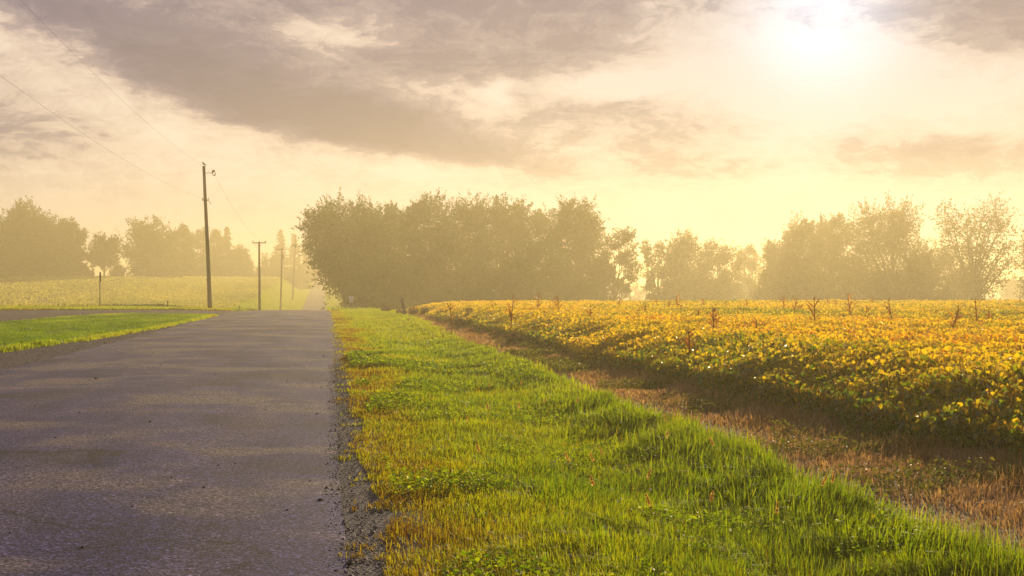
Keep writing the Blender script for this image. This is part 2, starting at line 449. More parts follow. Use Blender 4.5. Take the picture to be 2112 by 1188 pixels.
# ------------------------------------------------------------------ grass blades, leaves (ground cover)
def blades(s, t, h, w, var, lean=.45, zoff=0.0):
    """five-point curved blades: numpy arrays per blade -> verts, quads, tris, var"""
    n = len(s)
    x, y = st2xy(s, t); z = height(s, t) + zoff
    az = 9.0 * vnoise(s * 1.4, t * 1.4, 201) + RNG.normal(0, .8, n); ln = np.clip(np.abs(RNG.normal(0, lean, n)) + .08, 0, .95)
    face = az + np.pi / 2 + RNG.normal(0, .5, n)
    wx, wy = np.cos(face) * w / 2, np.sin(face) * w / 2
    lx, ly = np.cos(az), np.sin(az)
    base = np.stack([x, y, z - .01], 1)
    m_ = base + np.stack([lx * h * ln * .35, ly * h * ln * .35, h * .58], 1)
    tip_z = h * np.clip(1.05 - ln * .45, .35, 1.05)
    tp = base + np.stack([lx * h * ln, ly * h * ln, tip_z], 1)
    W = np.stack([wx, wy, np.zeros(n)], 1)
    v = np.stack([base - W, base + W, m_ + W * .8, m_ - W * .8, tp], 1).reshape(-1, 3)
    o = np.arange(n)[:, None] * 5
    return v, o + np.array([[0, 1, 2, 3]]), o + np.array([[3, 2, 4]]), np.repeat(var, 5)

def join(parts):
    V = []; Q = []; Tt = []; A = []; n = 0
    for v, q, t, a in parts:
        V.append(v); A.append(a)
        if len(q): Q.append(q + n)
        if len(t): Tt.append(t + n)
        n += len(v)
    polys = []
    if Q: polys.append(np.concatenate(Q))
    if Tt: polys.append(np.concatenate(Tt))
    return np.concatenate(V), polys, np.concatenate(A)

def scatter(s0, s1, t0, t1, dens):
    n = int((s1 - s0) * (t1 - t0) * dens)
    return RNG.uniform(s0, s1, n), RNG.uniform(t0, t1, n)

def in_view(s, t, marg=1.5):
    x, y = st2xy(s, t)
    return np.abs(x) < .372 * y + marg

def right_verge():
    parts = []
    for s0, s1, den in ((3.0, 5.5, 2600), (5.5, 9.5, 5200), (9.5, 14, 4200), (14, 22, 2300), (22, 36, 1150), (36, 60, 560), (60, 112, 300)):
        s, t = scatter(s0, s1, -.15, 5.6, den)
        e = edge_r(s); vr = verge_r(s)
        k = (t > e) & (t < vr + RNG.normal(0, .10, len(s))) & in_view(s, t, 2.5)
        # small runners creeping out over the gravel
        k |= (t > e - .28) & (t <= e) & (fbm(s * 5.5, t * 5.0, 88, 3) > .60 + .5 * (e - t))
        s, t, e, vr = s[k], t[k], e[k], vr[k]
        d = s
        # bare / thin patches
        k = RNG.uniform(0, 1, len(s)) < .1 + 1.15 * fbm(s * 3.2, t * 4.0, 12)
        s, t, e, vr, d = s[k], t[k], e[k], vr[k], d[k]
        u_ = t - e
        dry = sstep(1.15 + .2 * sstep(20, 9, s) + 1.0 * (fbm(s * .5, t * .5, 5) - .5), .25, u_)
        tall = sstep(2.2, 3.8, u_) * sstep(40, 14, s)
        patch = fbm(s * .6, t * .9, 14)
        clump = fbm(s * 2.2, t * 2.6, 15, 2)
        h = (.040 + .035 * clump) * dry + (1 - dry) * (.08 + .09 * clump + .08 * tall * (clump + .3))
        h = h * RNG.uniform(.55, 1.35, len(s))
        w = np.maximum(.0050, .00062 * d) * RNG.uniform(.7, 1.3, len(s)) * (1 + .5 * tall)
        g = .38 + .32 * (patch - .5) + .35 * (fbm(s * .25, t * .4, 16) - .5)
        far = sstep(25, 60, s)
        g = g + .08 * far
        var = g * (1 - dry) + dry * (.74 + .7 * (patch - .5)) + RNG.normal(0, .10, len(s))
        # straw mixed in
        st_ = RNG.uniform(0, 1, len(s)) < .03
        var[st_] = RNG.uniform(.66, .85, st_.sum())
        var = np.clip(var, 0.02, 1)
        parts.append(blades(s, t, h, w, var, .7))
    # the rough taller fringe along the far edge of the verge
    s = RNG.uniform(7, 20, 9000); t = verge_r(s) - np.abs(RNG.normal(0, .35, len(s)))
    k = (fbm(s * 1.1, t * 1.1, 19, 2) > .42) & in_view(s, t)
    s, t = s[k], t[k]
    parts.append(blades(s, t, RNG.uniform(.16, .34, len(s)), np.maximum(.006, .0007 * s), np.clip(.33 + RNG.normal(0, .10, len(s)), 0, 1), .5))
    # clover and other broad-leaved patches
    s, t = scatter(7, 34, .5, 4.6, 900)
    k = (t > edge_r(s) + .1) & (t < verge_r(s) - .1) & (fbm(s * .8, t * 1.1, 17, 3) > .62) & in_view(s, t); s, t = s[k], t[k]
    x, y = st2xy(s, t); z = height(s, t) + RNG.uniform(.04, .13, len(s)); L_ = RNG.uniform(.018, .04, len(s)) * np.maximum(1, s / 16)
    parts.append(leaves(np.stack([x, y, z], 1), np.abs(RNG.normal(.15, .35, len(s))), L_, L_ * .8, np.clip(RNG.normal(.3, .12, len(s)), 0, 1)))
    # bleached thatch
    s, t = scatter(7, 30, .4, 4.6, 150)
    k = (t > edge_r(s)) & (t < verge_r(s)) & in_view(s, t); s, t = s[k], t[k]
    parts.append(blades(s, t, RNG.uniform(.05, .16, len(s)), np.maximum(.004, .0005 * s), RNG.uniform(.62, .95, len(s)), .9))
    v, p, a = join(parts)
    o = mesh_np('grass', v, p, M['grass'], None, {'var': ('FLOAT', a)})
    tag(o, 'green roadside grass on the verge between the road and the bean field', 'grass', kind='stuff')

def left_lawn():
    parts = []
    for s0, s1, den in ((28, 40, 1500), (40, 58, 900), (58, 88, 520)):
        s, t = scatter(s0, s1, -27, -5.7, den)
        e = edge_l(s)
        k = (t < e + RNG.normal(0, .05, len(s))) & (s < drive_lo(t) + RNG.normal(0, .25, len(s))) & in_view(s, t, 5)
        s, t, e = s[k], t[k], e[k]
        dry = np.maximum(.5 * sstep(-.6, -.05, t - e), .7 * sstep(3.2, .5, drive_lo(t) - s) * (t < -12))
        patch = fbm(s * .22, t * .5, 24)
        clump = fbm(s * 1.2, t * 1.2, 25, 2)
        front = sstep(-1.6, -.2, t - e) * sstep(52, 38, s)
        h = (.06 + .08 * clump + .10 * front * clump) * RNG.uniform(.6, 1.35, len(s))
        w = np.maximum(.006, .00068 * s) * RNG.uniform(.7, 1.3, len(s))
        var = (.20 + .45 * (patch - .5)) * (1 - dry) + dry * (.78 + .5 * (patch - .5)) + RNG.normal(0, .07, len(s))
        parts.append(blades(s, t, h, w, np.clip(var, .02, 1), .5))
    s, t = scatter(102, 121, -45, -5.4, 190)
    k = (s > drive_hi(t)) & in_view(s, t, 8) & (t < -6.3 + .4 * np.sin(s))
    s, t = s[k], t[k]
    var = np.clip(.42 + .6 * (fbm(s * .3, t * .3, 26) - .5) + RNG.normal(0, .08, len(s)) + .25 * sstep(107, 103, s), .02, 1)
    parts.append(blades(s, t, RNG.uniform(.10, .22, len(s)), np.full(len(s), .075), var, .5))
    v, p, a = join(parts)
    o = mesh_np('grass', v, p, M['grass'], None, {'var': ('FLOAT', a)})
    tag(o, 'mown green lawn grass left of the road around the grey driveway', 'grass', kind='stuff')

def far_bank_grass():
    # the grassy bank between the far road and the pale field
    parts = []
    s, t = scatter(118, 620, -19, -4.6, 16)
    k = (t > -18 + 3 * fbm(s * .05, s * 0, 28)) & (t < np.interp(s, [108, 170, 230, 800], [-6.2, -5.5, -5.1, -5.0]))
    s, t = s[k], t[k]
    parts.append(blades(s, t, RNG.uniform(.15, .4, len(s)), .00055 * s + .05, np.clip(.42 + RNG.normal(0, .12, len(s)), 0, 1), .5))
    s, t = scatter(112, 600, .2, 9, 14)
    parts.append(blades(s, t, RNG.uniform(.15, .4, len(s)), .00055 * s + .05, np.clip(.35 + RNG.normal(0, .12, len(s)), 0, 1), .5))
    v, p, a = join(parts)
    o = mesh_np('grass', v, p, M['grass'], None, {'var': ('FLOAT', a)})
    tag(o, 'hazy grass banks on both sides of the far road beyond the crest', 'grass', kind='stuff')

def leaves(pos, nrm_tilt, length, width, var, droop=None):
    """pointed oval leaves folded along the midrib; pos (n,3)"""
    n = len(pos)
    az = RNG.uniform(0, 2 * np.pi, n)
    el = nrm_tilt            # angle of the leaf axis below the horizon
    d = np.stack([np.cos(az) * np.cos(el), np.sin(az) * np.cos(el), -np.sin(el)], 1)
    side = np.stack([-np.sin(az), np.cos(az), np.zeros(n)], 1)
    roll = RNG.normal(0, .55, n)
    up = np.cross(d, side); up *= np.sign(up[:, 2:3] + 1e-9)
    sd = side * np.cos(roll)[:, None] + up * np.sin(roll)[:, None]
    uu = np.cross(d, sd); uu *= np.sign(uu[:, 2:3] + 1e-9)
    L = length[:, None]; Wd = width[:, None] / 2
    b = pos - d * L * .5
    fold = .18 * Wd * 2
    l1 = b + d * L * .28 - sd * Wd + uu * fold; l2 = b + d * L * .62 - sd * Wd * .8 + uu * fold
    r1 = b + d * L * .28 + sd * Wd + uu * fold; r2 = b + d * L * .62 + sd * Wd * .8 + uu * fold
    tip = b + d * L
    v = np.stack([b, l1, l2, tip, r2, r1], 1).reshape(-1, 3)
    o = np.arange(n)[:, None] * 6
    q = np.concatenate([o + np.array([[0, 3, 2, 1]]), o + np.array([[0, 5, 4, 3]])])
    return v, q, np.zeros((0, 3), int), np.repeat(var, 6)

def crop_top(s, t):
    return .75 + .20 * (fbm(s * .55, t * .55, 71) - .5) + .16 * (fbm(s * 2.2, t * 2.2, 72, 2) - .5) - .25 * sstep(60, 90, s) * sstep(9, 6, t) - .38 * sstep(1.5, -.2, t - crop_r(s))

def bean_field():
    parts = []; pods = []
    for s0, s1, den, sc, lai_low in ((10, 22, 860, .70, .1), (22, 36, 760, .70, .25), (36, 60, 560, .76, .4), (60, 100, 250, 1.05, .5)):
        tmax = .49 * s1 + 4
        s, t = scatter(s0, s1, 5.2, tmax, den)
        c = crop_r(s)
        row = np.abs(((t - c) / .42 + .5 * fbm(s * .4, t * .1, 70)) % 1 - .5)     # rows a forearm apart
        k = (t > c) & in_view(s, t, 3.0) & (RNG.uniform(0, 1, len(s)) > row * .5)
        s, t, c = s[k], t[k], c[k]
        top = crop_top(s, t)
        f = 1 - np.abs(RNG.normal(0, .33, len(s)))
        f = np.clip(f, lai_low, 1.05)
        edge = sstep(.55, .0, t - c)
        f = np.where(RNG.uniform(0, 1, len(s)) < edge * .8, RNG.uniform(.12, .95, len(s)), f)
        z = height(s, t) + top * f
        x, y = st2xy(s, t)
        patch = fbm(s * .13, t * .2, 73)
        small = fbm(s * 1.2, t * 1.2, 74, 2)
        var = .49 + .85 * (patch - .5) + .4 * (small - .5) + RNG.normal(0, .16, len(s))
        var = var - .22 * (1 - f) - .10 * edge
        var = np.clip(var, 0, 1)
        L = RNG.uniform(.075, .145, len(s)) * sc
        parts.append(leaves(np.stack([x, y, z], 1), np.abs(RNG.normal(.75, .45, len(s))), L, L * RNG.uniform(.55, .75, len(s)), var))
        if s1 <= 60:
            pd = {22: 1100, 36: 760, 60: 220}[s1]; ps = {22: 1.0, 36: 1.15, 60: 1.7}[s1]
            s, t = scatter(s0, s1, 5.2, tmax, pd)
            c = crop_r(s)
            k = (t > c) & in_view(s, t, 1) & (fbm(s * .5, t * .6, 75) > .42)
            s, t = s[k], t[k]; top = crop_top(s, t)
            f = np.clip(1.03 - np.abs(RNG.normal(0, .2, len(s))), .3, 1.03)
            x, y = st2xy(s, t); z = height(s, t) + top * f
            n = len(s); h = RNG.uniform(.04, .062, n) * ps; w = .009 * ps
            az = RNG.uniform(0, 2 * np.pi, n); ln = RNG.normal(0, .4, n)
            a = np.stack([x, y, z], 1); tip = a + np.stack([np.cos(az) * ln * h, np.sin(az) * ln * h, -h], 1)
            md = (a + tip) / 2
            f1 = np.stack([np.cos(az + 1.3), np.sin(az + 1.3), np.zeros(n)], 1) * w / 2; f2 = np.stack([np.cos(az + 2.9), np.sin(az + 2.9), np.zeros(n)], 1) * w / 2
            v = np.stack([a, md + f1, tip, md - f1, md + f2, md - f2], 1).reshape(-1, 3)
            o = np.arange(n)[:, None] * 6
            q = np.concatenate([o + np.array([[0, 1, 2, 3]]), o + np.array([[0, 4, 2, 5]])])
            pods.append((v, q, np.zeros((0, 3), int), np.repeat(RNG.uniform(0, 1, n), 6)))
    # stems
    s, t = scatter(10, 40, 5.4, 24, 26)
    c = crop_r(s); k = (t > c + .05) & in_view(s, t, 1); s, t = s[k], t[k]
    parts.append(blades(s, t, crop_top(s, t) * RNG.uniform(.6, 1.0, len(s)), np.full(len(s), .009), RNG.uniform(.93, 1, len(s)) * .0 + .1, .18))
    v, p, a = join(parts)
    nq = len(p[0]); 
    v2, p2, a2 = join(pods)
    n0 = len(v)
    allv = np.concatenate([v, v2]); polys = [*p, p2[0] + n0]
    o = mesh_np('bean_crop', allv, polys, [M['bean'], M['pod']], None, {'var': ('FLOAT', np.concatenate([a, a2]))})
    npoly = len(o.data.polygons); mi = np.zeros(npoly, np.int32); mi[npoly - len(p2[0]):] = 1
    o.data.polygons.foreach_set('material_index', mi)
    tag(o, 'golden ripening bean crop covering the field right of the verge', 'crop', kind='stuff')

def dead_strip():
    parts = []
    for s0, s1, den in ((3, 7, 1200), (7, 14, 2400), (14, 26, 1300), (26, 50, 600), (50, 100, 260)):
        s, t = scatter(s0, s1, 3.5, 8.0, den * .8)
        vr = verge_r(s); c = crop_r(s)
        k = (t > vr - .12) & (t < c + .35) & in_view(s, t, 4)
        s, t, vr, c = s[k], t[k], vr[k], c[k]
        u_ = (t - vr) / (c - vr)
        k = RNG.uniform(0, 1, len(s)) < .30 + .9 * sstep(.1, .75, u_)
        s, t, u_ = s[k], t[k], u_[k]
        clump = fbm(s * 1.6, t * 1.6, 82, 2)
        weed = sstep(.50, .58, fbm(s * .9, t * 1.1, 83, 2)) * sstep(40, 20, s)
        h = (.03 + .08 * clump + .13 * sstep(.45, 1, u_) * clump) * RNG.uniform(.5, 1.5, len(s))
        w = np.maximum(.006, .0007 * s) * RNG.uniform(.7, 1.3, len(s))
        var = np.clip(.68 + .5 * (fbm(s * .5, t * .8, 84) - .5) + RNG.normal(0, .2, len(s)), .42, 1)
        var = np.where(RNG.uniform(0, 1, len(s)) < weed * .45, RNG.uniform(0, .38, len(s)), var)
        parts.append(blades(s, t, h, w, var, .6))
    # flat leafy weeds in the strip
    s, t = scatter(8, 40, 3.9, 6.4, 320)
    k = (t > verge_r(s) + .15) & (t < crop_r(s) - .05) & (fbm(s * .9, t * 1.1, 83, 2) > .53) & in_view(s, t); s, t = s[k], t[k]
    x, y = st2xy(s, t); z = height(s, t) + RNG.uniform(.03, .16, len(s))
    L = RNG.uniform(.03, .055, len(s)) * np.maximum(1, s / 18)
    parts.append(leaves(np.stack([x, y, z], 1), np.abs(RNG.normal(.2, .3, len(s))), L, L * .6, RNG.uniform(.05, .36, len(s))))
    v, p, a = join(parts)
    o = mesh_np('dry_weeds', v, p, M['dead'], None, {'var': ('FLOAT', a)})
    tag(o, 'brown dead grass and low weeds between the verge and the beans', 'weeds', kind='stuff')

def left_field():
    n = 170000
    s = RNG.uniform(128, 488, n); t = np.where(RNG.uniform(0, 1, n) < .3, RNG.uniform(-40, -12.5, n), RNG.uniform(-120, -12.5, n))
    bank = -13.2 - 2.2 * fbm(s * .06, s * 0, 91)
    k = in_view(s, t, 4) & (t < bank) & (s < crest_s(t) + 4)
    s, t = s[k], t[k]
    # drilled rows running along the road
    rowpos = np.round(t / .95) * .95 + RNG.normal(0, .16, len(t))
    t = np.where(s > 190, rowpos, t)
    x, y = st2xy(s, t)
    patch = fbm(s * .03, t * .07, 92)
    z = height(s, t) + .15 + RNG.uniform(.1, .32, len(s)) + .10 * (fbm(s * .2, t * .2, 93) - .5)
    L = RNG.uniform(.22, .38, len(s)) * (.7 + s / 500)
    var = np.clip(.55 + .8 * (patch - .5) + RNG.normal(0, .15, len(s)), 0, 1)
    v, q, tr, a = leaves(np.stack([x, y, z], 1), np.abs(RNG.normal(.5, .5, len(s))), L, L * .7, var)
    o = mesh_np('bean_crop', v, [q], M['fieldbean'], None, {'var': ('FLOAT', a)})
    tag(o, 'pale hazy straw coloured crop on the rising field left of the road', 'crop', kind='stuff')

right_verge(); left_lawn(); far_bank_grass(); bean_field(); dead_strip(); left_field()

def pebbles():
    def stones(s, t, r, z0):
        n = len(s); x, y = st2xy(s, t); z = height(s, t) + z0 + r * .3
        oct_ = np.array([[1, 0, 0], [0, 1, 0], [-1, 0, 0], [0, -1, 0], [0, 0, 1], [0, 0, -1]], float)
        sc = RNG.uniform(.6, 1.3, (n, 1, 3)) * r[:, None, None]
        v = oct_[None] * sc; v[:, :, 2] *= .7
        a = RNG.uniform(0, 6.28, n); ca, sa = np.cos(a), np.sin(a)
        v = np.stack([v[..., 0] * ca[:, None] - v[..., 1] * sa[:, None], v[..., 0] * sa[:, None] + v[..., 1] * ca[:, None], v[..., 2]], -1)
        v = v + np.stack([x, y, z], 1)[:, None, :]
        f = np.array([[0, 1, 4], [1, 2, 4], [2, 3, 4], [3, 0, 4], [1, 0, 5], [2, 1, 5], [3, 2, 5], [0, 3, 5]])
        return v.reshape(-1, 3), np.zeros((0, 4), int), (np.arange(n)[:, None, None] * 6 + f[None]).reshape(-1, 3), np.repeat(RNG.uniform(0, 1, n), 6)
    parts = []
    s = RNG.uniform(6, 30, 9000) ** 1.0; e = edge_r(s); a0 = np.interp(s, rs, tr_)
    t = a0 - .12 + RNG.beta(1.2, 1.5, len(s)) * (e - a0 + .25)
    parts.append(stones(s, t, RNG.gamma(2.2, .0018, len(s)) + .0015, .014))
    s = RNG.uniform(26, 60, 3000); t = edge_l(s) + RNG.uniform(-.1, 1, len(s)) * (-5.9 - edge_l(s))
    parts.append(stones(s, t, RNG.gamma(2.5, .003, len(s)) + .003, .010))
    v, p, a = join(parts)
    o = mesh_np('gravel', v, p, M['stone'], None, {'var': ('FLOAT', a)})
    tag(o, 'loose grey pebbles along both gravel edges of the road', 'gravel', kind='stuff')
    s = RNG.uniform(7, 60, 420); t = RNG.uniform(-6, .1, 420) ; t[:180] = RNG.normal(.12, .12, 180)
    zc = .045 * (1 - (2 * np.clip((t + 6.2) / 6.28, 0, 1) - 1) ** 2)
    v, q, tr, a = stones(s, t, RNG.gamma(2.2, .0028, 420) + .004, .014 + zc)
    o = mesh_np('dirt_clods', v, [tr], M['soilclod'], None, {'var': ('FLOAT', a)})
    tag(o, 'small dark clods of dirt scattered over the asphalt', 'dirt', kind='stuff')
    # white clover heads, the same white specks standing in for dew glints
    s = np.concatenate([RNG.uniform(24, 60, 260), RNG.uniform(36, 82, 60), RNG.uniform(9, 24, 50)]); t = np.concatenate([RNG.uniform(.9, 4.0, 260), RNG.uniform(-18, -7.2, 60), RNG.uniform(1.5, 4.3, 50)])
    k = np.ones(len(s), bool); k[:260] = np.abs(t[:260] - 2.4 - .6 * fbm(s[:260] * .3, s[:260] * 0, 99)) < .9
    k &= (t > 0) | (s < drive_lo(t) - 1)
    s, t = s[k], t[k]
    v, q, tr, a = stones(s, t, np.full(len(s), .010) + .00018 * s, .13)
    o = mesh_np('clover_and_glint_specks', v, [tr], M['white_speck'], None, {'var': ('FLOAT', a)})
    tag(o, 'tiny white clover flowers and stand-in dew glints dotted through the grass', 'flowers', kind='stuff')
pebbles()

# ------------------------------------------------------------------ trees
def leaf_cloud(P, size, var):
    """random rhombic sprigs at points P"""
    n = len(P)
    d = RNG.normal(0, 1, (n, 3)); d /= np.linalg.norm(d, axis=1)[:, None]
    e = np.cross(d, RNG.normal(0, 1, (n, 3))); e /= np.linalg.norm(e, axis=1)[:, None]
    L = (size * RNG.uniform(.6, 1.5, n))[:, None]
    W = L * RNG.uniform(.3, .55, n)[:, None]
    v = np.stack([P - d * L * .5, P + e * W * .5 + d * L * .05, P + d * L * .5, P - e * W * .5 + d * L * .05], 1).reshape(-1, 3)
    q = np.arange(n)[:, None] * 4 + np.array([[0, 1, 2, 3]])
    return v, q, np.repeat(var, 4)

def make_tree(name, label, cat, x, y, H, Rx, base=.18, lobes=22, n=6000, leaf=.35, mat='tree', spike=.5, hole=0.0, lean=0.0, prof=.5, group=None, trunk_r=None, limb_show=1.0):
    """a broad-leaved tree: tapered trunk and limbs, each ending in a clump of leaves"""
    zb = hxy(x, y)
    root = empty(name, (x, y, zb - .05))
    tag(root, label, cat, group)
    cb = H * base
    tr = trunk_r or max(.10, H * .018)
    mb = MB()
    # trunk
    bend = RNG.normal(0, .03 * H, 2)
    tz = np.linspace(0, H * .62, 7); uu = tz / (H * .62)
    tp = np.stack([lean * uu ** 2 * H + bend[0] * np.sin(uu * 2.2), bend[1] * np.sin(uu * 2.0), tz], 1)
    mb.tube(tp, tr * (1.25 - uu * .95) + tr * .5 * np.exp(-uu * 14), 8)
    P = []; Va = []; Sz = []
    for i in range(lobes):
        v_ = (i + RNG.uniform(.1, .9)) / lobes
        env = Rx * math.sqrt(max(.05, 1 - ((v_ - prof) / (.62 if v_ > prof else .5 + prof * .3)) ** 2))
        ang = i * 2.399 + RNG.uniform(-.4, .4)
        rr = env * math.sqrt(RNG.uniform(.12, 1.0)) * .82
        rl = Rx * RNG.uniform(.34, .56) * (1 - .3 * hole)
        rl = min(rl, H * .235)
        c = np.array([math.cos(ang) * rr + lean * H * v_, math.sin(ang) * rr, cb + v_ * (H - cb - rl * 1.12)])
        # limb
        k0 = min(.98, max(.16, (c[2] / H) * .62 + RNG.uniform(-.12, .05)))
        p0 = np.array([np.interp(k0, uu, tp[:, j]) for j in range(3)])
        w = np.linspace(0, 1, 6)[:, None]
        midp = p0 * .45 + c * .55 + np.array([0, 0, -.06 * H * RNG.uniform(0, 1)])
        cur = p0 * (1 - w) ** 2 + 2 * midp * w * (1 - w) + c * w ** 2
        cur[1:-1] += RNG.normal(0, .012 * H, (4, 3))
        shown = RNG.uniform() < limb_show
        if shown:
            mb.tube(cur, tr * np.linspace(.42, .10, 6), 5)
        for b in range((3 if limb_show >= 1 else 1) if shown else 0):
            dv = RNG.normal(0, 1, 3); dv[2] = abs(dv[2]) * .8; dv /= np.linalg.norm(dv)
            st0 = cur[RNG.integers(3, 6)]
            mb.tube(np.stack([st0, st0 + dv * rl * .5 + RNG.normal(0, .05, 3), st0 + dv * rl * 1.05]), [tr * .13, tr * .08, tr * .03], 4, False)
        m = int(n / lobes * (1 - .35 * spike))
        dd = RNG.normal(0, 1, (m, 3)); dd /= np.linalg.norm(dd, axis=1)[:, None]
        dd[:, 2] *= .82
        rad = rl * RNG.uniform(0, 1, m) ** .5 * (1 + RNG.normal(0, .10, m))
        pts = c + dd * rad[:, None]
        if hole > 0:
            hv = fbm(pts[:, 0] * .9 + pts[:, 1] * .7 + 50, pts[:, 2] * .9, int(RNG.integers(1000)), 2)
            kk = hv > .30 + .22 * hole
            pts = pts[kk]
        tint = RNG.uniform(.2, .8)
        P.append(pts); Va.append(np.clip(tint + RNG.normal(0, .16, len(pts)), 0, 1)); Sz.append(np.full(len(pts), leaf))
        # sprigs: leafy shoots sticking out of the clump, mostly up and outward
        ns = int(14 * spike + 2)
        out = c - np.array([lean * H * v_, 0, cb + .35 * (H - cb)]); out /= np.linalg.norm(out) + 1e-6
        for q in range(ns):
            dv = RNG.normal(0, .75, 3) + out * .8 + np.array([0, 0, .55]); dv /= np.linalg.norm(dv)
            ln = rl * RNG.uniform(.4, 1.0)
            mm = max(4, int(n / lobes * .45 * spike / ns) + 5)
            a_ = RNG.uniform(0, 1, mm)
            pts = c + dv * (rl * .75 + ln * a_[:, None]) + RNG.normal(0, 1, (mm, 3)) * (leaf * .55 * (1.15 - a_))[:, None]
            P.append(pts); Va.append(np.clip(tint + RNG.normal(0.05, .16, mm), 0, 1)); Sz.append(leaf * (1 - .4 * a_))
    P = np.concatenate(P); Va = np.concatenate(Va); Sz = np.concatenate(Sz)
    P[:, 2] = np.maximum(P[:, 2], .12)
    v, q, a = leaf_cloud(P, Sz, Va)
    mb.build('trunk', M['bark'], root, True)
    mesh_np('crown', v, [q], M[mat], root, {'var': ('FLOAT', a)})
    return root

def make_conifer(name, label, cat, x, y, H, Rx, base=.08, n=5200, leaf=.62, group=None, gaps=.2):
    zb = hxy(x, y)
    root = empty(name, (x, y, zb - .05)); tag(root, label, cat, group)
    mb = MB(); mb.tube([[0, 0, 0], [.02 * H, 0, H * .5], [0, 0, H * .98]], [H * .016, H * .010, .02], 7)
    P = []; Va = []
    tiers = int(H * 1.9)
    for i in range(tiers):
        v_ = (i + .3) / tiers; z = H * (base + (1 - base) * v_)
        r = Rx * (1 - v_) ** .8 * RNG.uniform(.75, 1.15) + .25
        nb = int(5 + 4 * (1 - v_))
        for b in range(nb):
            if RNG.uniform() < gaps: continue
            an = RNG.uniform(0, 6.283); ln = r * RNG.uniform(.65, 1.1)
            e = np.array([math.cos(an) * ln, math.sin(an) * ln, z - .12 * ln + .05 * ln])
            mb.tube(np.stack([[0, 0, z], e * .55 + np.array([0, 0, z * .45 + .04]), e]), [.05, .035, .01], 4, False)
            mm = int(n / tiers / nb) + 3
            w = RNG.uniform(.1, 1.0, mm)
            pts = np.stack([e[0] * w, e[1] * w, z + (e[2] - z) * w - .15 * w * RNG.uniform(0, 1, mm)], 1) + RNG.normal(0, .13, (mm, 3)) * np.array([1.3, 1.3, .8])
            P.append(pts); Va.append(RNG.uniform(0, 1, mm))
    P = np.concatenate(P); Va = np.concatenate(Va)
    v, q, a = leaf_cloud(P, np.full(len(P), leaf), Va)
    mb.build('trunk', M['bark'], root, True)
    mesh_np('crown', v, [q], M['needle'], root, {'var': ('FLOAT', a)})
    return root

def behind_brow(px, d, group):
    if group is None or 'left field' not in group: return d
    for i in range(12):
        s_, t_ = xy2st(pxt(px, d), d)
        need = float(crest_s(t_)) + 3
        if s_ >= need: break
        d += (need - s_) * .8 + .5
    return d

def bush(label, px, ytop, hw, d, n=4600, leaf=.34, mat='tree', group=None, name='bush', cat='bush', **kw):
    d = behind_brow(px, d, group); x = pxt(px, d); H = EYE + (594 - ytop) / PX * d - hxy(x, d)
    return make_tree(name, label, cat, x, d, max(1.2, H), hw / PX * d, base=.02, lobes=14, n=n, leaf=leaf * 1.15, mat=mat, spike=.45, prof=.35, group=group, trunk_r=.09, limb_show=.6, **kw)

def tree(label, px, ytop, hw, d, name='broadleaf_tree', cat='tree', **kw):
    d = behind_brow(px, d, kw.get('group')); x = pxt(px, d); H = EYE + (594 - ytop) / PX * d - hxy(x, d)
    kw.setdefault('leaf', .36 if d < 300 else .72)
    kw.setdefault('n', 9000 if d < 300 else 3800)
    kw['n'] = int(kw['n'] * 2.1); kw.setdefault('hole', 0.0)
    return make_tree(name, label, cat, x, d, H, hw / PX * d, **kw)

def pine(label, px, ytop, hw, d, name='pine_tree', **kw):
    d = behind_brow(px, d, kw.get('group')); x = pxt(px, d); H = EYE + (594 - ytop) / PX * d - hxy(x, d)
    return make_conifer(name, label, 'tree', x, d, H, hw / PX * d, **kw)

G1 = 'trees in the dense grove right of the far road'
tree('dense grove tree overhanging the far road, its crown reaching nearly to the ground', 714, 405, 86, 172, base=.30, lobes=38, n=14000, spike=.9, prof=.72, group=G1)
tree('low leafy tree filling the grove behind the one overhanging the road', 752, 424, 48, 205, base=.12, lobes=22, n=7000, spike=.4, group=G1)
tree('grove tree with bare forked twigs poking from its top, second from the road', 800, 416, 54, 188, base=.1, lobes=24, n=9000, spike=.9, group=G1)
tree('tall round topped grove tree standing highest above the small fence post', 882, 398, 66, 178, base=.08, lobes=30, n=12000, spike=.8, group=G1)
tree('broad flat topped tree in the middle of the grove', 972, 402, 62, 182, base=.08, lobes=28, n=11000, spike=.6, group=G1)
tree('grove tree with an upright tufted peak just right of the flat topped one', 1056, 402, 56, 180, base=.08, lobes=26, n=10000, spike=.9, group=G1)
tree('shorter thin topped grove tree in the dip between two tufted peaks', 1126, 424, 52, 190, base=.08, lobes=24, n=8000, spike=.6, hole=.3, group=G1)
tree('grove tree with a high spiky fan shaped crown near the right end of the grove', 1196, 405, 58, 176, base=.1, lobes=28, n=10500, spike=1.0, group=G1)
tree('smaller open tree with visible fanning stems at the right end of the grove', 1274, 464, 46, 182, base=.3, lobes=20, n=3800, spike=.5, hole=.6, mat='golden', group=G1)
B1 = 'undergrowth along the foot of the grove'
for px, yt, hw, d, lab in ((756, 545, 44, 166, 'bush under the tree overhanging the road, behind the white sign'), (800, 520, 52, 172, 'rounded bush at the foot of the grove behind the small fence post'),
                           (885, 515, 54, 170, 'wide bush at the foot of the highest round topped grove tree'), (975, 520, 54, 172, 'bush at the foot of the flat topped tree in mid grove'),
                           (1065, 520, 52, 170, 'bush at the foot of the grove tree with the upright tufted peak'), (1150, 525, 50, 172, 'bush in the grove below the dip between the tufted peaks'),
                           (1232, 560, 42, 174, 'low bush below the spiky fan shaped crown')):
    bush(lab, px, yt, hw, d, group=B1, n=8000, leaf=.32)
G2 = 'golden lit trees beyond the bean field'
tree('slender see-through tree just right of the gap after the grove', 1352, 492, 34, 212, base=.2, lobes=18, n=3200, spike=.5, hole=.5, mat='golden', group=G2)
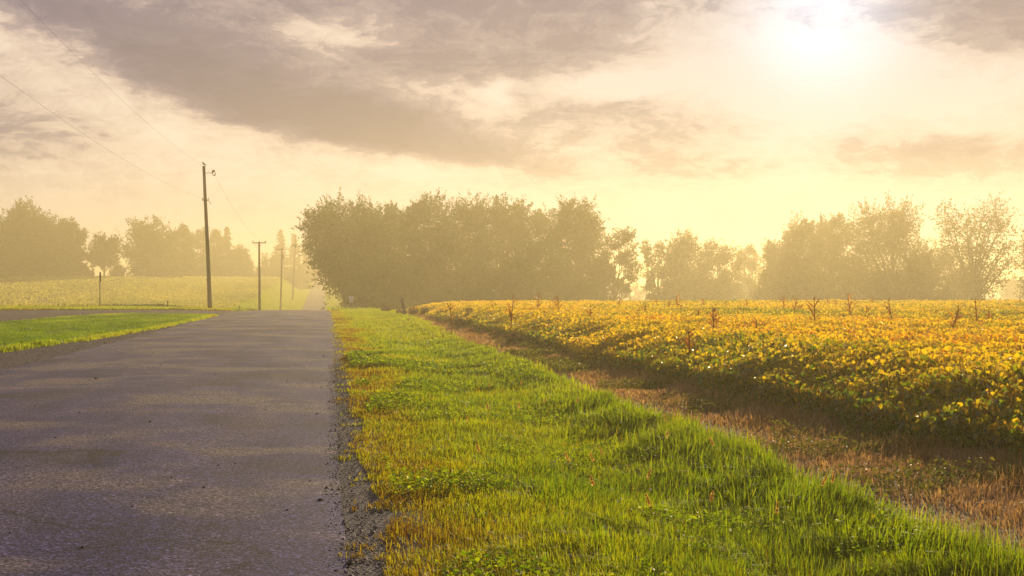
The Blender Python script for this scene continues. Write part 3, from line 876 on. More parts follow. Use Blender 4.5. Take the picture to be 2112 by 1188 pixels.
tree('rounded sunlit tree, tallest of the low clump right of the grove', 1412, 472, 52, 216, base=.12, lobes=24, n=7500, spike=.4, mat='golden', group=G2)
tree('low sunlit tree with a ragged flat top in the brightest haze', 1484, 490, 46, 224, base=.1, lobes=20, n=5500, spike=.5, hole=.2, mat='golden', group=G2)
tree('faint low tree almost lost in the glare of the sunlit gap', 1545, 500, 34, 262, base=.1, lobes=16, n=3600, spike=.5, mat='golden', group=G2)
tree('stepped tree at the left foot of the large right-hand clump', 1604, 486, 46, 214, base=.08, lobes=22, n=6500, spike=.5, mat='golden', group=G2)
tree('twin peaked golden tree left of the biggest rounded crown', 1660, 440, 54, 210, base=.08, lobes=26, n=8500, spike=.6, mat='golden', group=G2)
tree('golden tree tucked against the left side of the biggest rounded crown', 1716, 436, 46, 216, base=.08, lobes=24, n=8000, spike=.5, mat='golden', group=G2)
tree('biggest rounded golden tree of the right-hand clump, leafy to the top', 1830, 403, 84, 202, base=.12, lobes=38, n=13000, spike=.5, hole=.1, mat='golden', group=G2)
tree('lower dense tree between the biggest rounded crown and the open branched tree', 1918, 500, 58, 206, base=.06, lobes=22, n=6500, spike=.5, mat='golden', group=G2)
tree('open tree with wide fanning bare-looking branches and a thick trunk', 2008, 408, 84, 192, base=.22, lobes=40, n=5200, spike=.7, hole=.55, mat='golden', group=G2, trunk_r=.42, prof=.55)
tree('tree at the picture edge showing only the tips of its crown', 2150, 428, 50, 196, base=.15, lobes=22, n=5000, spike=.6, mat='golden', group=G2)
B2 = 'bushes at the foot of the golden trees'
for px, yt, hw, d, lab in ((1400, 560, 50, 210, 'misty bush below the low clump right of the grove'), (1490, 572, 44, 214, 'misty low bush in the brightest haze'),
                           (1590, 560, 44, 208, 'misty bush left of the twin peaked golden tree'), (1670, 545, 52, 204, 'wide bush under the twin peaked golden tree'),
                           (1760, 540, 52, 200, 'bush against the left foot of the biggest rounded crown'), (1850, 550, 52, 198, 'bush right under the biggest rounded crown'),
                           (1985, 560, 46, 190, 'low skirt of bush round the trunk of the open branched tree')):
    bush(lab, px, yt, hw, d, mat='golden', group=B2, n=6500, leaf=.34)
G3 = 'trees along the top of the pale left field'
tree('dark tree cut by the picture edge at the end of the field-top row', -20, 432, 62, 334, base=.06, lobes=24, n=6000, group=G3)
tree('tallest tree of the dark field-top wood, with a jagged double peak', 52, 414, 52, 330, base=.05, lobes=26, n=6500, spike=.7, group=G3)
tree('shoulder tree of the dark wood, stepping down from the double peak', 108, 450, 42, 335, base=.05, lobes=22, n=5000, group=G3)
tree('rounded tree ending the dark wood before the lone small tree', 148, 452, 28, 330, base=.05, lobes=20, n=4200, group=G3)
tree('lone small open tree on a thin visible trunk at the field top', 214, 482, 36, 321, base=.34, lobes=18, n=2000, spike=.6, hole=.3, group=G3)
tree('large rounded field-top tree left of the tall utility pole', 308, 446, 54, 332, base=.04, lobes=28, n=5600, spike=.6, hole=.2, group=G3)
tree('shorter tree leaning on the large rounded field-top tree', 372, 461, 34, 328, base=.04, lobes=20, n=4400, group=G3)
tree('narrow open tree just left of the tall utility pole', 415, 468, 17, 342, base=.25, lobes=14, n=1500, spike=.5, hole=.3, group=G3)
tree('narrow tree just right of the tall utility pole', 446, 470, 20, 340, base=.08, lobes=16, n=2200, spike=.5, group=G3)
pine('small pine standing against the narrow tree right of the tall pole', 468, 468, 20, 335, group=G3)
tree('low rounded tree stepping down toward the crossarm pole', 494, 505, 24, 337, base=.04, lobes=16, n=2400, group=G3)
tree('thin nearly bare little tree behind the first crossarm pole', 556, 520, 20, 350, base=.2, lobes=14, n=700, spike=.4, hole=.5, group=G3)
pine('tall pine behind the crossarm pole with the transformer', 578, 473, 27, 470, n=5200, gaps=.1, group=G3)
pine('pine crowding the right side of the tall pine behind the poles', 607, 482, 26, 500, n=5200, gaps=.05, group=G3)
pine('pine partly hidden by the overhanging grove tree', 632, 488, 24, 540, n=5000, gaps=.05, group=G3)
pine('smaller pine by the far end of the road under the grove branches', 652, 528, 16, 600, n=3000, gaps=.1, group=G3)
B3 = 'hedge bushes along the top of the left field'
for px, yt, hw, d, lab in ((20, 535, 60, 323, 'dark bush at the foot of the jagged double peaked tree'), (110, 535, 56, 325, 'dark bush at the foot of the shoulder tree'),
                           (172, 552, 18, 323, 'low bush left of the lone small tree'), (244, 548, 13, 322, 'small bush right of the lone small tree'),
                           (330, 525, 48, 323, 'bush at the foot of the large rounded field-top tree'), (392, 530, 34, 325, 'bush left of the tall utility pole foot, at the field top'),
                           (450, 528, 40, 327, 'hedge bush right of the tall utility pole at the field top'), (510, 535, 40, 334, 'hedge bush between the tall pole and the crossarm pole'),
                           (560, 548, 36, 346, 'hedge bush behind the first crossarm pole'), (612, 545, 36, 470, 'hedge bush under the tall pine behind the poles')):
    bush(lab, px, yt, hw, d, group=B3, n=3400, leaf=.6, name='hedge_bush')
# faint far trees in the mist
tree('faint distant tree far off in the mist at the right picture edge', 2092, 570, 34, 430, base=.08, lobes=16, n=1800)
for px, yt, hw, d, lab in ((1300, 585, 70, 420, 'faint distant copse low in the mist right of the grove'), (1545, 580, 70, 430, 'faint distant copse low in the mist under the brightest gap')):
    bush(lab, px, yt, hw, d, n=1500, leaf=.6, group='faint distant copses')

# ------------------------------------------------------------------ utility poles, wires, signs
def pole_root(label, px, d, lean=0.0, name='utility_pole'):
    x = pxt(px, d); z = hxy(x, d)
    r = empty(name, (x, d, z - .1)); tag(r, label, 'utility pole', 'utility poles along the left side of the road')
    return r, x, z

def shaft(r, H, r0, r1, lean):
    mb = MB(); u_ = np.linspace(0, 1, 9)
    mb.tube(np.stack([lean * u_ + .02 * np.sin(u_ * 5), 0 * u_, H * u_], 1), r0 + (r1 - r0) * u_, 14)
    return mb.build('pole_shaft', M['pole'], r, True)

def insulator(r, x, y, z, sc=1.0, parent=None):
    mb = MB(); zz = np.array([0, .03, .05, .07, .10, .12, .15]) * sc; rr = np.array([.02, .02, .045, .03, .045, .03, .012]) * sc
    mb.tube(np.stack([np.full(7, x), np.full(7, y), z + zz], 1), rr, 10)
    return mb.build('insulator', M['glass'], parent or r, True)

# tall leaning pole on the near crest
d1 = 106.0
r1, x1, z1 = pole_root('tall dark wooden utility pole leaning slightly, with a looped bracket near its top', 433, d1)
H1 = EYE + (594 - 343) / PX * d1 - z1 + .1
ln1 = -12 / PX * d1
shaft(r1, H1, .165, .105, ln1)
mb = MB(); za = EYE + (594 - 357) / PX * d1 - z1 + .1; xa = ln1 * za / H1
mb.tube([[xa, 0, za], [xa + .30, 0, za + .01], [xa + .62, 0, za + .02]], .022, 6); arm = mb.build('bracket_arm', M['darksteel'], r1, True)
mb = MB(); th = np.linspace(0, 2 * np.pi, 15)
mb.tube(np.stack([xa + .70 + .10 * np.cos(th) - .03 * np.sin(th), .05 * np.cos(th), za + .01 + .20 * np.sin(th)], 1), .035, 6, False)
mb.tube([[xa + .62, 0, za + .02], [xa + .68, 0, za + .14], [xa + .78, 0, za + .2]], .04, 6)
mb.build('loop_hook', M['darksteel'], arm, True)
zc = EYE + (594 - 413) / PX * d1 - z1 + .1; xc = ln1 * zc / H1
mb = MB(); mb.box((xc, -.13, zc), (.42, .08, .07)); ca_ = mb.build('crossarm', M['pole'], r1); bevel(ca_, .008)
insulator(r1, xc - .19, -.13, zc + .03, 1.0, ca_); insulator(r1, xc + .24, -.13, zc + .03, 1.0, ca_)
mb = MB(); mb.tube([[xc + .22, -.13, zc], [xc + .34, -.13, zc - .14], [xc + .44, -.13, zc - .30]], .018, 5); mb.build('drop_lead', M['wire'], ca_)
mb = MB(); zs = EYE + (594 - 583) / PX * d1 - z1; mb.tube([[xc + .28, 0, zs], [xc + .14, -.02, zs + .2], [xc + .02, -.03, zs + .42]], .018, 5); mb.build('step_spike', M['darksteel'], r1)
mb = MB(); mb.tube([[ln1, 0, H1 - .02], [ln1, 0, H1 + .03]], [.115, .10], 12); mb.build('pole_cap', M['darksteel'], r1, True)

# bird perched on top of the tall pole
bx, bz = x1 + ln1, z1 - .1 + H1 + .03
br = empty('bird', (bx, d1, bz)); tag(br, 'small dark bird perched on the very top of the tall leaning pole', 'bird')
mb = MB()
sp = np.array([[.20, 0, .05], [.12, 0, .075], [.05, 0, .105], [0, 0, .135], [-.05, 0, .175], [-.075, 0, .215], [-.095, 0, .245], [-.12, 0, .262], [-.145, 0, .262], [-.175, 0, .255]])
mb.tube(sp, [.012, .022, .05, .068, .066, .048, .042, .036, .016, .003], 10)
for sy in (-.025, .025): mb.tube([[-.0, sy, .10], [.005, sy, .05], [-.005, sy, .0], [-.03, sy, .0]], [.012, .007, .006, .005], 5)
mb.build('bird_body', M['feather'], br, True)

def crossarm_pole(label, px, d, ytop, yarm, armpx, lean=0, can=False, rad=.16, nins=4):
    r, x, z = pole_root(label, px, d)
    H = EYE + (594 - ytop) / PX * d - z + .1
    shaft(r, H, rad, rad * .68, lean)
    za = EYE + (594 - yarm) / PX * d - z + .1; xa = lean * za / H; L = armpx / PX * d
    mb = MB(); mb.box((xa, -rad * .68 - .06, za), (2 * L, .11, .13)); c = mb.build('crossarm', M['pole'], r); bevel(c, .01)
    for f in ([-.92, -.45, .45, .92] if nins == 4 else [-.92, .92]):
        insulator(r, xa + f * L, -rad * .68 - .06, za + .06, 1.7, c)
    mb = MB()
    for sx in (-1, 1): mb.tube([[xa + sx * L * .45, -rad - .0, za - .05], [xa, -rad, za - .6]], .02, 5)
    mb.build('arm_brace', M['darksteel'], r)
    if can:
        mb = MB(); mb.tube([[xa + .12, -.42, za - 1.9], [xa + .12, -.42, za - 1.85], [xa + .12, -.42, za - .95], [xa + .12, -.42, za - .88]], [.2, .27, .27, .16], 14)
        t = mb.build('transformer', M['darksteel'], r, True)
        insulator(r, xa + .12, -.42, za - .9, 2.0, t)
        mb = MB(); mb.box((xa + .06, -.2, za - 1.4), (.1, .3, .5)); mb.build('mount', M['darksteel'], r)
    return x, z, H, za, L, xa

p2 = crossarm_pole('bare utility pole with a plain crossarm on top, in front of the pale field', 535, 185, 498, 501, 14, 0, False, .175, 2)
p3 = crossarm_pole('utility pole carrying a crossarm and a dark can transformer', 578, 277, 512, 514, 15, .38, True, .19, 2)
r4, x4, z4 = pole_root('leaning crossarm-less utility pole between the transformer pole and the grove', 603, 372)
H4 = EYE + (594 - 490) / PX * 372 - z4 + .1; shaft(r4, H4, .2, .13, 7 / PX * 372); insulator(r4, 7 / PX * 372, 0, H4, 2)
p5 = crossarm_pole('hazy utility pole whose crossarm touches the overhanging grove leaves', 619, 470, 505, 508, 10, -.3, False, .2, 2)
r6, x6, z6 = pole_root('faint thin utility pole seen in the bright gap under the grove leaves', 629, 590)
shaft(r6, EYE + (594 - 508) / PX * 590 - z6, .2, .13, .2); insulator(r6, .2, 0, EYE + (594 - 508) / PX * 590 - z6, 2)
r7, x7, z7 = pole_root('faintest and smallest utility pole at the far end of the line', 637, 680)
shaft(r7, EYE + (594 - 526) / PX * 680 - z7, .2, .13, 0); insulator(r7, 0, 0, EYE + (594 - 526) / PX * 680 - z7, 2)

def wire(label, a, b, sag, rad, n=40):
    u_ = np.linspace(0, 1, n)[:, None]
    p = np.array(a) * (1 - u_) + np.array(b) * u_; p[:, 2] -= (sag * 4 * u_ * (1 - u_))[:, 0]
    mb = MB(); mb.tube(p, rad, 5)
    o = mb.build('power_line', M['wire']); tag(o, label, 'power line', 'overhead power lines'); return o
# pole before this one stands out of the frame behind the left picture edge
xs, ys = st2xy(14.0, -8.6)
wire('upper overhead wire running from the tall pole top toward the top picture edge', (bx, d1, z1 - .1 + H1), (xs, ys, 10.6), .85, .003)
wire('lower overhead wire running from the small crossarm of the tall pole to the picture edge', (x1 + xc - .19, d1 - .13, z1 - .1 + zc + .15), (xs - .1, ys, 8.0), .85, .003)
wire('overhead wire from the looped bracket to the first crossarm pole', (x1 + xa + .7, d1, z1 - .1 + za), (p2[0] + p2[4] * .92, 184.8, p2[1] + p2[3] + .1), 1.1, .005)
wire('hazy overhead wire from the first crossarm pole to the transformer pole', (p2[0] - p2[4] * .92, 184.8, p2[1] + p2[3] + .1), (p3[0] - p3[4] * .9 + p3[5], 276.7, p3[1] + p3[3] + .1), 1.6, .012)
wire('hazy low cable from the transformer pole to the leaning pole behind it', (p3[0] + .3, 276.6, p3[1] + 7.0), (x4 + .3, 372, z4 + 7.2), 1.1, .028)
wire('hazy low cable from the leaning pole to the farther crossarm pole', (x4 + .3, 372, z4 + 7.2), (p5[0], 469.7, p5[1] + 6.4), 1.2, .028)

# sign seen edge-on, left of the pole
d = 107.0; x = pxt(206, d); z = hxy(x, d)
r = empty('road_sign', (x, d, z - .08), R(104)); tag(r, 'dark road sign turned edge-on on a tall thin post by the driveway', 'sign')
Hs = EYE + (594 - 561) / PX * d - z + .08
mb = MB()
mb.box((0, .03, Hs / 2), (.07, .012, Hs)); mb.box((-.03, .0, Hs / 2), (.012, .07, Hs)); mb.box((.03, .0, Hs / 2), (.012, .05, Hs))
mb.build('sign_post', M['darksteel'], r)
mb = MB(); mb.box((0, -.06, Hs - .36), (.62, .035, .74)); sg = mb.build('sign_plate', M['wire'], r); bevel(sg, .01)
# stake
d = 108.0; x = pxt(346, d); z = hxy(x, d)
r = empty('marker_stake', (x, d, z - .05)); tag(r, 'short dark marker stake in the grass between edge-on sign and tall pole', 'stake', 'marker stakes behind the driveway')
mb = MB(); h = EYE + (594 - 620) / PX * d - z + .05; mb.tube([[0, 0, 0], [.01, 0, h * .5], [.0, 0, h]], [.05, .048, .042], 7); mb.build('stake_shaft', M['darksteel'], r)
mb = MB(); mb.tube([[0, 0, h - .12], [0, 0, h + .01]], [.058, .058], 7); mb.build('stake_cap', M['steel'], r)
d = 112.0; x = pxt(494, d); z = hxy(x, d)
r = empty('marker_stake', (x, d, z - .05)); tag(r, 'tiny stub of a stake in the grass right of the tall pole', 'stake', 'marker stakes behind the driveway')
mb = MB(); mb.tube([[0, 0, 0], [.01, 0, .2], [.0, 0, .42]], [.06, .058, .05], 7); mb.build('stake_shaft', M['post'], r)

# white sign beyond the crest
d = 138.0; x = pxt(724.5, d); z = hxy(x, d)
r = empty('road_sign', (x, d, z - .08)); tag(r, 'white rectangular road sign with dark lettering facing the camera beyond the crest', 'sign')
Hs = EYE + (594 - 611) / PX * d - z + .08
mb = MB(); mb.box((0, .03, Hs / 2), (.08, .02, Hs)); mb.box((-.035, .05, Hs / 2), (.014, .03, Hs)); mb.box((.035, .05, Hs / 2), (.014, .03, Hs)); mb.build('sign_post', M['darksteel'], r)
mb = MB(); mb.box((0, 0, Hs - .30), (.46, .012, .61)); sg = mb.build('sign_plate', M['signwhite'], r); bevel(sg, .004)
mb = MB()
for cx, cz, w, h in ((0, .285, .42, .018), (0, -.285, .42, .018), (-.21, 0, .018, .55), (.21, 0, .018, .55)): mb.box((cx, -.0085, Hs - .30 + cz), (w, .004, h))
mb.build('border', M['signblack'], sg)
mb = MB()
for sx in (-1, 1): mb.box((sx * .04, -.009, Hs - .30 + .17), (.022, .004, .13), Matrix.Rotation(sx * .45, 4, 'Y'))
mb.box((0, -.0092, Hs - .30 + .14), (.07, .004, .02))
for row, zz in ((.0, .02), (.1, -.10)):
    for i in range(5): mb.box((-.13 + i * .065, -.009, Hs - .30 + zz), (.018, .004, .075)); 
    mb.box((0, -.0092, Hs - .30 + zz + .03), (.27, .004, .014)); mb.box((0, -.0092, Hs - .30 + zz - .03), (.27, .004, .014))
mb.build('lettering', M['signblack'], sg)

# old fence post at the field corner
d = 84.0; x = pxt(836, d); z = hxy(x, d)
r = empty('fence_post', (x, d, z - .1)); tag(r, 'old weathered leaning fence post with a split top at the field corner', 'fence post')
Hp = EYE + (594 - 616) / PX * d - z + .12
mb = MB(); u_ = np.linspace(0, 1, 8); lean = -.22
mb.tube(np.stack([lean * u_ * u_ * .6 + lean * .4 * u_, .02 * np.sin(u_ * 4), u_ * (Hp - .07)], 1), [.13, .12, .115, .11, .108, .105, .10, .095], 9)
mb.tube(np.array([[lean + .03, 0, Hp - .1], [lean + .045, 0, Hp + .0], [lean + .05, .0, Hp + .06]]), [.075, .062, .02], 7)
mb.build('post_shaft', M['post'], r, True)
mb = MB(); mb.tube([[-.02, -.14, Hp * .55], [.14, -.10, Hp * .54], [.15, .09, Hp * .55]], .012, 5); mb.build('wire_staple', M['darksteel'], r)

# ------------------------------------------------------------------ dry corn stalks standing in the beans
def corn(px, ytop, ybase, label):
    d = min(97.0, max(24, .82 * PX / max(ybase - 594, 8.0)))
    x = pxt(px, d); z = hxy(x, d)
    H = EYE + (594 - ytop) / PX * d - z
    H = min(max(H, 1.0), 2.2)
    r = empty('corn_stalk', (x, d, z - .03)); tag(r, label, 'corn stalk', 'dry corn stalks in the beans')
    mb = MB(); bx_, by_ = RNG.normal(0, .05, 2); u_ = np.linspace(0, 1, 8)
    st = np.stack([bx_ * u_ ** 2 * H, by_ * u_ ** 2 * H, u_ * H * .86], 1)
    mb.tube(st, .026 - .012 * u_, 6, True, RNG.uniform(.2, .6)); mb.build('stalk', M['corn'], r)
    tl = MB()
    tip = st[-1]
    tl.tube([tip, tip + [.0, 0, H * .10], tip + [RNG.normal(0, .03), 0, H * .16]], [.011, .008, .003], 5, True, .3)
    for q in range(4):
        a = RNG.uniform(0, 6.28); tl.tube([tip + [0, 0, H * .02], tip + [.06 * math.cos(a), .06 * math.sin(a), H * .09], tip + [.12 * math.cos(a), .12 * math.sin(a), H * .11]], [.006, .005, .002], 4, False, .4)
    tl.build('tassel', M['corn'], r)
    nl = int(RNG.integers(9, 14))
    for k in range(nl):
        f = .46 + .5 * (k + RNG.uniform(0, .6)) / nl
        p0 = np.array([np.interp(f, u_, st[:, j]) for j in range(3)])
        a = (k % 2) * np.pi + RNG.normal(0, .55); L = H * RNG.uniform(.18, .36); up = RNG.uniform(.7, 1.7)
        dv = np.array([math.cos(a), math.sin(a), 0]); w_ = np.linspace(0, 1, 6)
        dr = RNG.uniform(-.2, .7)
        ce = p0 + dv * (w_ * L * .6)[:, None] + np.array([0, 0, 1]) * (L * (up * w_ - (up * .5 + dr) * w_ ** 2.4))[:, None]
        sd = np.array([-dv[1], dv[0], .25]); wd = .032 * np.sin(np.pi * (.12 + .86 * w_)) + .002
        v = np.concatenate([ce - sd * wd[:, None], ce + sd * wd[:, None]])
        q = [[i, i + 1, i + 7, i + 6] for i in range(5)]
        m2 = MB(); m2.add(v, q, (), RNG.uniform(0, 1)); m2.build('leaf_blade', M['corn'], r)
    return r

CORN = [
 (932, 622, 644, 'corn stalk with arched leaves standing nearest the weedy field corner'),
 (1017, 617, 634, 'small thin corn stalk between the field corner weeds and the tall spiked stalk'),
 (1053, 603, 650, 'tall spiked rusty corn stalk, first large one from the fence post'),
 (1108, 602, 636, 'corn stalk with drooping yellow-brown leaves like a fountain, near grove middle'),
 (1145, 607, 632, 'thin corn stalk just left of the bushy rusty one under the grove'),
 (1153, 606, 641, 'bushy rusty corn stalk below the tufted grove peak'),
 (1213, 622, 655, 'forked short corn stalk under the spiky fan shaped grove crown'),
 (1276, 612, 627, 'tiny faint corn stalk under the open tree ending the grove'),
 (1326, 620, 640, 'low ragged corn stalk in the beans under the gap after the grove'),
 (1355, 613, 626, 'small corn stalk under the slender see-through tree'),
 (1380, 616, 630, 'stubby corn stalk under the left part of the low sunlit clump'),
 (1402, 606, 637, 'upright corn stalk below the rounded sunlit tree'),
 (1451, 613, 628, 'small forked corn stalk under the right side of the low sunlit clump'),
 (1438, 636, 647, 'short corn stalk standing lower in the beans beside the ragged pair'),
 (1474, 628, 668, 'wide ragged rusty corn stalk well out in the beans under the brightest haze'),
 (1424, 676, 700, 'low dark corn stalk nearest the viewer, deep in the beans'),
 (1500, 617, 628, 'tiny corn stalk on the field skyline under the glare'),
 (1538, 614, 632, 'thin corn stalk on the skyline under the glare gap'),
 (1564, 655, 676, 'short bunched corn stalk lower in the beans right of the glare'),
 (1617, 606, 634, 'corn stalk with two bent arms left of the rusty bent one'),
 (1635, 611, 638, 'rusty bent corn stalk under the twin peaked golden tree'),
 (1652, 626, 639, 'low clump of a corn stalk beside the rusty bent one'),
 (1681, 606, 658, 'large candlestick shaped corn stalk with raised arms'),
 (1705, 608, 626, 'pale small corn stalk right of the candlestick shaped one'),
 (1722, 615, 628, 'tiny dark corn stalk between the candlestick one and the tallest'),
 (1756, 600, 645, 'tallest shaggy corn stalk left of the biggest rounded crown foot'),
 (1787, 630, 645, 'thin short corn stalk right of the tallest shaggy one'),
 (1801, 607, 624, 'isolated bird-like corn stalk on the skyline under the biggest crown'),
 (1840, 610, 650, 'slim corn stalk with low spread arms under the biggest crown'),
 (1957, 634, 668, 'dark corn stalk with one broken arm hanging down'),
 (1972, 622, 656, 'leaning feathery corn stalk behind the broken armed one'),
 (2018, 611, 660, 'wide spreading rusty corn stalk under the open branched tree'),
 (2039, 634, 658, 'short pale leaved corn stalk beside the wide spreading one'),
 (2105, 613, 626, 'dark corn stalk tip on the skyline at the picture edge'),
]
for c in CORN: corn(*c)

# ------------------------------------------------------------------ dry weeds by the field corner, foxtails, fallen twig
def dry_weed(px, ytop, ybase, hw, label, n=90):
    d = min(95.0, EYE * PX / (ybase - 594.0)); x = pxt(px, d); z = hxy(x, d)
    H = max(.35, EYE + (594 - ytop) / PX * d - z); Rw = hw / PX * d
    r = empty('dry_weed', (x, d, z - .02)); tag(r, label, 'weed', 'dead brown weeds along the field edge')
    mb = MB(); P = []
    for i in range(n):
        a = RNG.uniform(0, 6.283); rr = Rw * math.sqrt(RNG.uniform(0, 1)); h = H * RNG.uniform(.45, 1) * (1 - .35 * (rr / Rw) ** 2)
        e = np.array([math.cos(a) * rr, math.sin(a) * rr, h]); b = np.array([e[0] * .25, e[1] * .25, 0]); m_ = (b + e) / 2 + RNG.normal(0, .03, 3)
        mb.tube(np.stack([b, m_, e]), [.010, .008, .004], 4, False, RNG.uniform(0, 1))
        for k in range(7):
            w_ = RNG.uniform(.3, 1); P.append(b + (e - b) * w_ + RNG.normal(0, .05, 3))
    mb.build('stems', M['weed'], r)
    P = np.array(P); P[:, 2] = np.maximum(P[:, 2], .03)
    v, q, a = leaf_cloud(P, np.full(len(P), .07), RNG.uniform(0, 1, len(P)))
    mesh_np('leaves', v, [q], M['weed'], r, {'var': ('FLOAT', a)})
for a in ((796, 624, 642, 14, 'rounded brown dead weed alone left of the leaning fence post'), (824, 636, 649, 9, 'low dead weed tangled round the left foot of the fence post'),
          (853, 626, 650, 14, 'dead weed growing against the right side of the fence post'), (876, 628, 652, 12, 'thin dead weed a little right of the fence post'),
          (914, 632, 660, 16, 'dark dead weed in the field edge between fence post and seedy weed'), (952, 645, 678, 20, 'grey-brown bushy dead weed bulging from the field edge'),
          (968, 626, 672, 13, 'tall seedy dead weed rising beside the bushy grey-brown one'), (1060, 680, 712, 20, 'dead weed sprawling where the beans meet the brown strip')):
    dry_weed(*a)

def foxtail(s, t, h, label):
    x, y = st2xy(s, t); z = float(height(s, t))
    r = empty('foxtail', (x, y, z - .01)); tag(r, label, 'seed head', 'foxtail seed heads in the grass')
    a = RNG.uniform(0, 6.28); dx, dy = .10 * math.cos(a), .10 * math.sin(a)
    mb = MB(); mb.tube([[0, 0, 0], [dx * .3, dy * .3, h * .55], [dx, dy, h]], [.0022, .002, .0016], 4, False, .6); mb.build('stem', M['grass'], r)
    n = 110; w_ = RNG.uniform(0, 1, n); c = np.stack([dx * (1 + w_ * .3), dy * (1 + w_ * .3), h + w_ * .065], 1)
    v, q, aa = leaf_cloud(c + RNG.normal(0, 1, (n, 3)) * (.0045 * (1.2 - w_))[:, None], np.full(n, .016), RNG.uniform(0, 1, n))
    mesh_np('seed_head', v, [q], M['seedhead'], r, {'var': ('FLOAT', aa)})
FT = [(9.5, 1.9), (10.2, 2.25), (11.6, 2.3), (11.3, 2.05), (12.8, 2.6), (9.0, 2.9), (9.6, 3.35), (9.9, 3.6), (10.6, 3.75), (13.6, 3.9), (14.4, 3.6), (13.2, 3.2), (12.2, 3.5), (15.5, 1.8), (16.5, 2.3), (14.5, 1.5), (17.5, 2.6), (18, 3.1), (12.0, 1.4), (20, 2.2), (8.7, 2.1), (9.2, 2.5), (19, 3.6), (21, 2.9)]
for s, t in FT: foxtail(s, t, RNG.uniform(.22, .34), 'bristly orange foxtail seed head standing in the roadside grass')
d = 13.0; x = pxt(2075, d)
tw = MB(); tw.tube([[x - .24, d - .1, hxy(x, d) + .05], [x - .05, d, hxy(x, d) + .17], [x + .18, d + .1, hxy(x, d) + .30], [x + .42, d + .15, hxy(x, d) + .42]], [.006, .007, .008, .006], 6)
tw.tube([[x - .05, d, hxy(x, d) + .17], [x - .07, d + .02, hxy(x, d) + .05], [x - .07, d + .02, hxy(x, d)]], [.006, .006, .006], 5)
o = tw.build('twig', M['bark'], None, True); tag(o, 'thin dark dead twig slanting over the brown strip by the beans', 'twig')

# ------------------------------------------------------------------ morning haze
hz_lo, hz_hi = -7.5, 23.5
mb = MB(); mb.box((0, 1450, (hz_lo + hz_hi) / 2), (5600, 4400, hz_hi - hz_lo))
m, nt, out = new_mat('morning_haze')
pv = nt.node('ShaderNodeVolumePrincipled')
pv.inputs['Color'].default_value = (.48, .42, .265, 1); pv.inputs['Density'].default_value = HAZE_DENSITY; pv.inputs['Anisotropy'].default_value = HAZE_G
nt.link(pv.outputs[0], out.inputs['Volume'])
hz = mb.build('haze', m); tag(hz, 'pale golden morning haze lying over the fields', 'haze', kind='stuff')

# ------------------------------------------------------------------ sky
w = bpy.data.worlds.new('World'); scene.world = w; w.use_nodes = True
w.node_tree.nodes.clear(); nt = NT(w.node_tree)
wo = nt.node('ShaderNodeOutputWorld'); bg = nt.node('ShaderNodeBackground'); bg.inputs[1].default_value = SKY_STRENGTH
nt.link(bg.outputs[0], wo.inputs[0])
sky = nt.node('ShaderNodeTexSky'); sky.sky_type = 'NISHITA'; sky.sun_disc = False
sky.sun_elevation = SUN_EL; sky.sun_rotation = SUN_AZ; sky.air_density = 1.3; sky.dust_density = 3.0; sky.ozone_density = 1.0
tc = nt.node('ShaderNodeTexCoord'); sx = nt.node('ShaderNodeSeparateXYZ'); nt.link(tc.outputs['Generated'], sx.inputs[0])
DEG = 180 / math.pi
az = nt.math('MULTIPLY', nt.math('ARCTAN2', sx.outputs[0], sx.outputs[1]), DEG)
el = nt.math('MULTIPLY', nt.math('ARCSINE', nt.math('MINIMUM', nt.math('MAXIMUM', sx.outputs[2], -1.0), 1.0)), DEG)
cv = nt.node('ShaderNodeCombineXYZ'); nt.link(nt.math('MULTIPLY', az, .11), cv.inputs[0]); nt.link(nt.math('MULTIPLY', el, .30), cv.inputs[1])
n1, c1 = nt.noise(cv.outputs[0], 1.0, 6, .6)
cs = nt.node('ShaderNodeSeparateColor'); nt.link(c1, cs.inputs[0])
waz = nt.math('ADD', az, nt.math('MULTIPLY', nt.math('SUBTRACT', cs.outputs[0], .5), 5.5))
wel = nt.math('ADD', el, nt.math('MULTIPLY', nt.math('SUBTRACT', cs.outputs[1], .5), 2.6))
def A(px): return math.degrees(math.atan((px - 1056) / PX))
def E(py): return math.degrees(math.atan((594 - py) / PX))
def blob(px, py, rx, ry, rot, amt, a=None, e=None, pw=1.0):
    """soft elliptical patch of cloud in azimuth / elevation"""
    a = a or waz; e = e or wel
    dx = nt.math('SUBTRACT', a, A(px)); dy = nt.math('SUBTRACT', e, E(py))
    k = DEG / PX; c_, s_ = math.cos(R(rot)), math.sin(R(rot))
    u_ = nt.math('MULTIPLY', nt.math('SUBTRACT', nt.math('MULTIPLY', dx, c_), nt.math('MULTIPLY', dy, s_)), 1 / (rx * k))
    v_ = nt.math('MULTIPLY', nt.math('ADD', nt.math('MULTIPLY', dx, s_), nt.math('MULTIPLY', dy, c_)), 1 / (ry * k))
    q = nt.math('ADD', nt.math('MULTIPLY', u_, u_), nt.math('MULTIPLY', v_, v_))
    return nt.math('MULTIPLY', nt.math('EXPONENT', nt.math('MULTIPLY', nt.math('POWER', q, pw), -1.0)), amt)
def total(lst):
    r_ = lst[0]
    for x_ in lst[1:]: r_ = nt.math('ADD', r_, x_)
    return r_
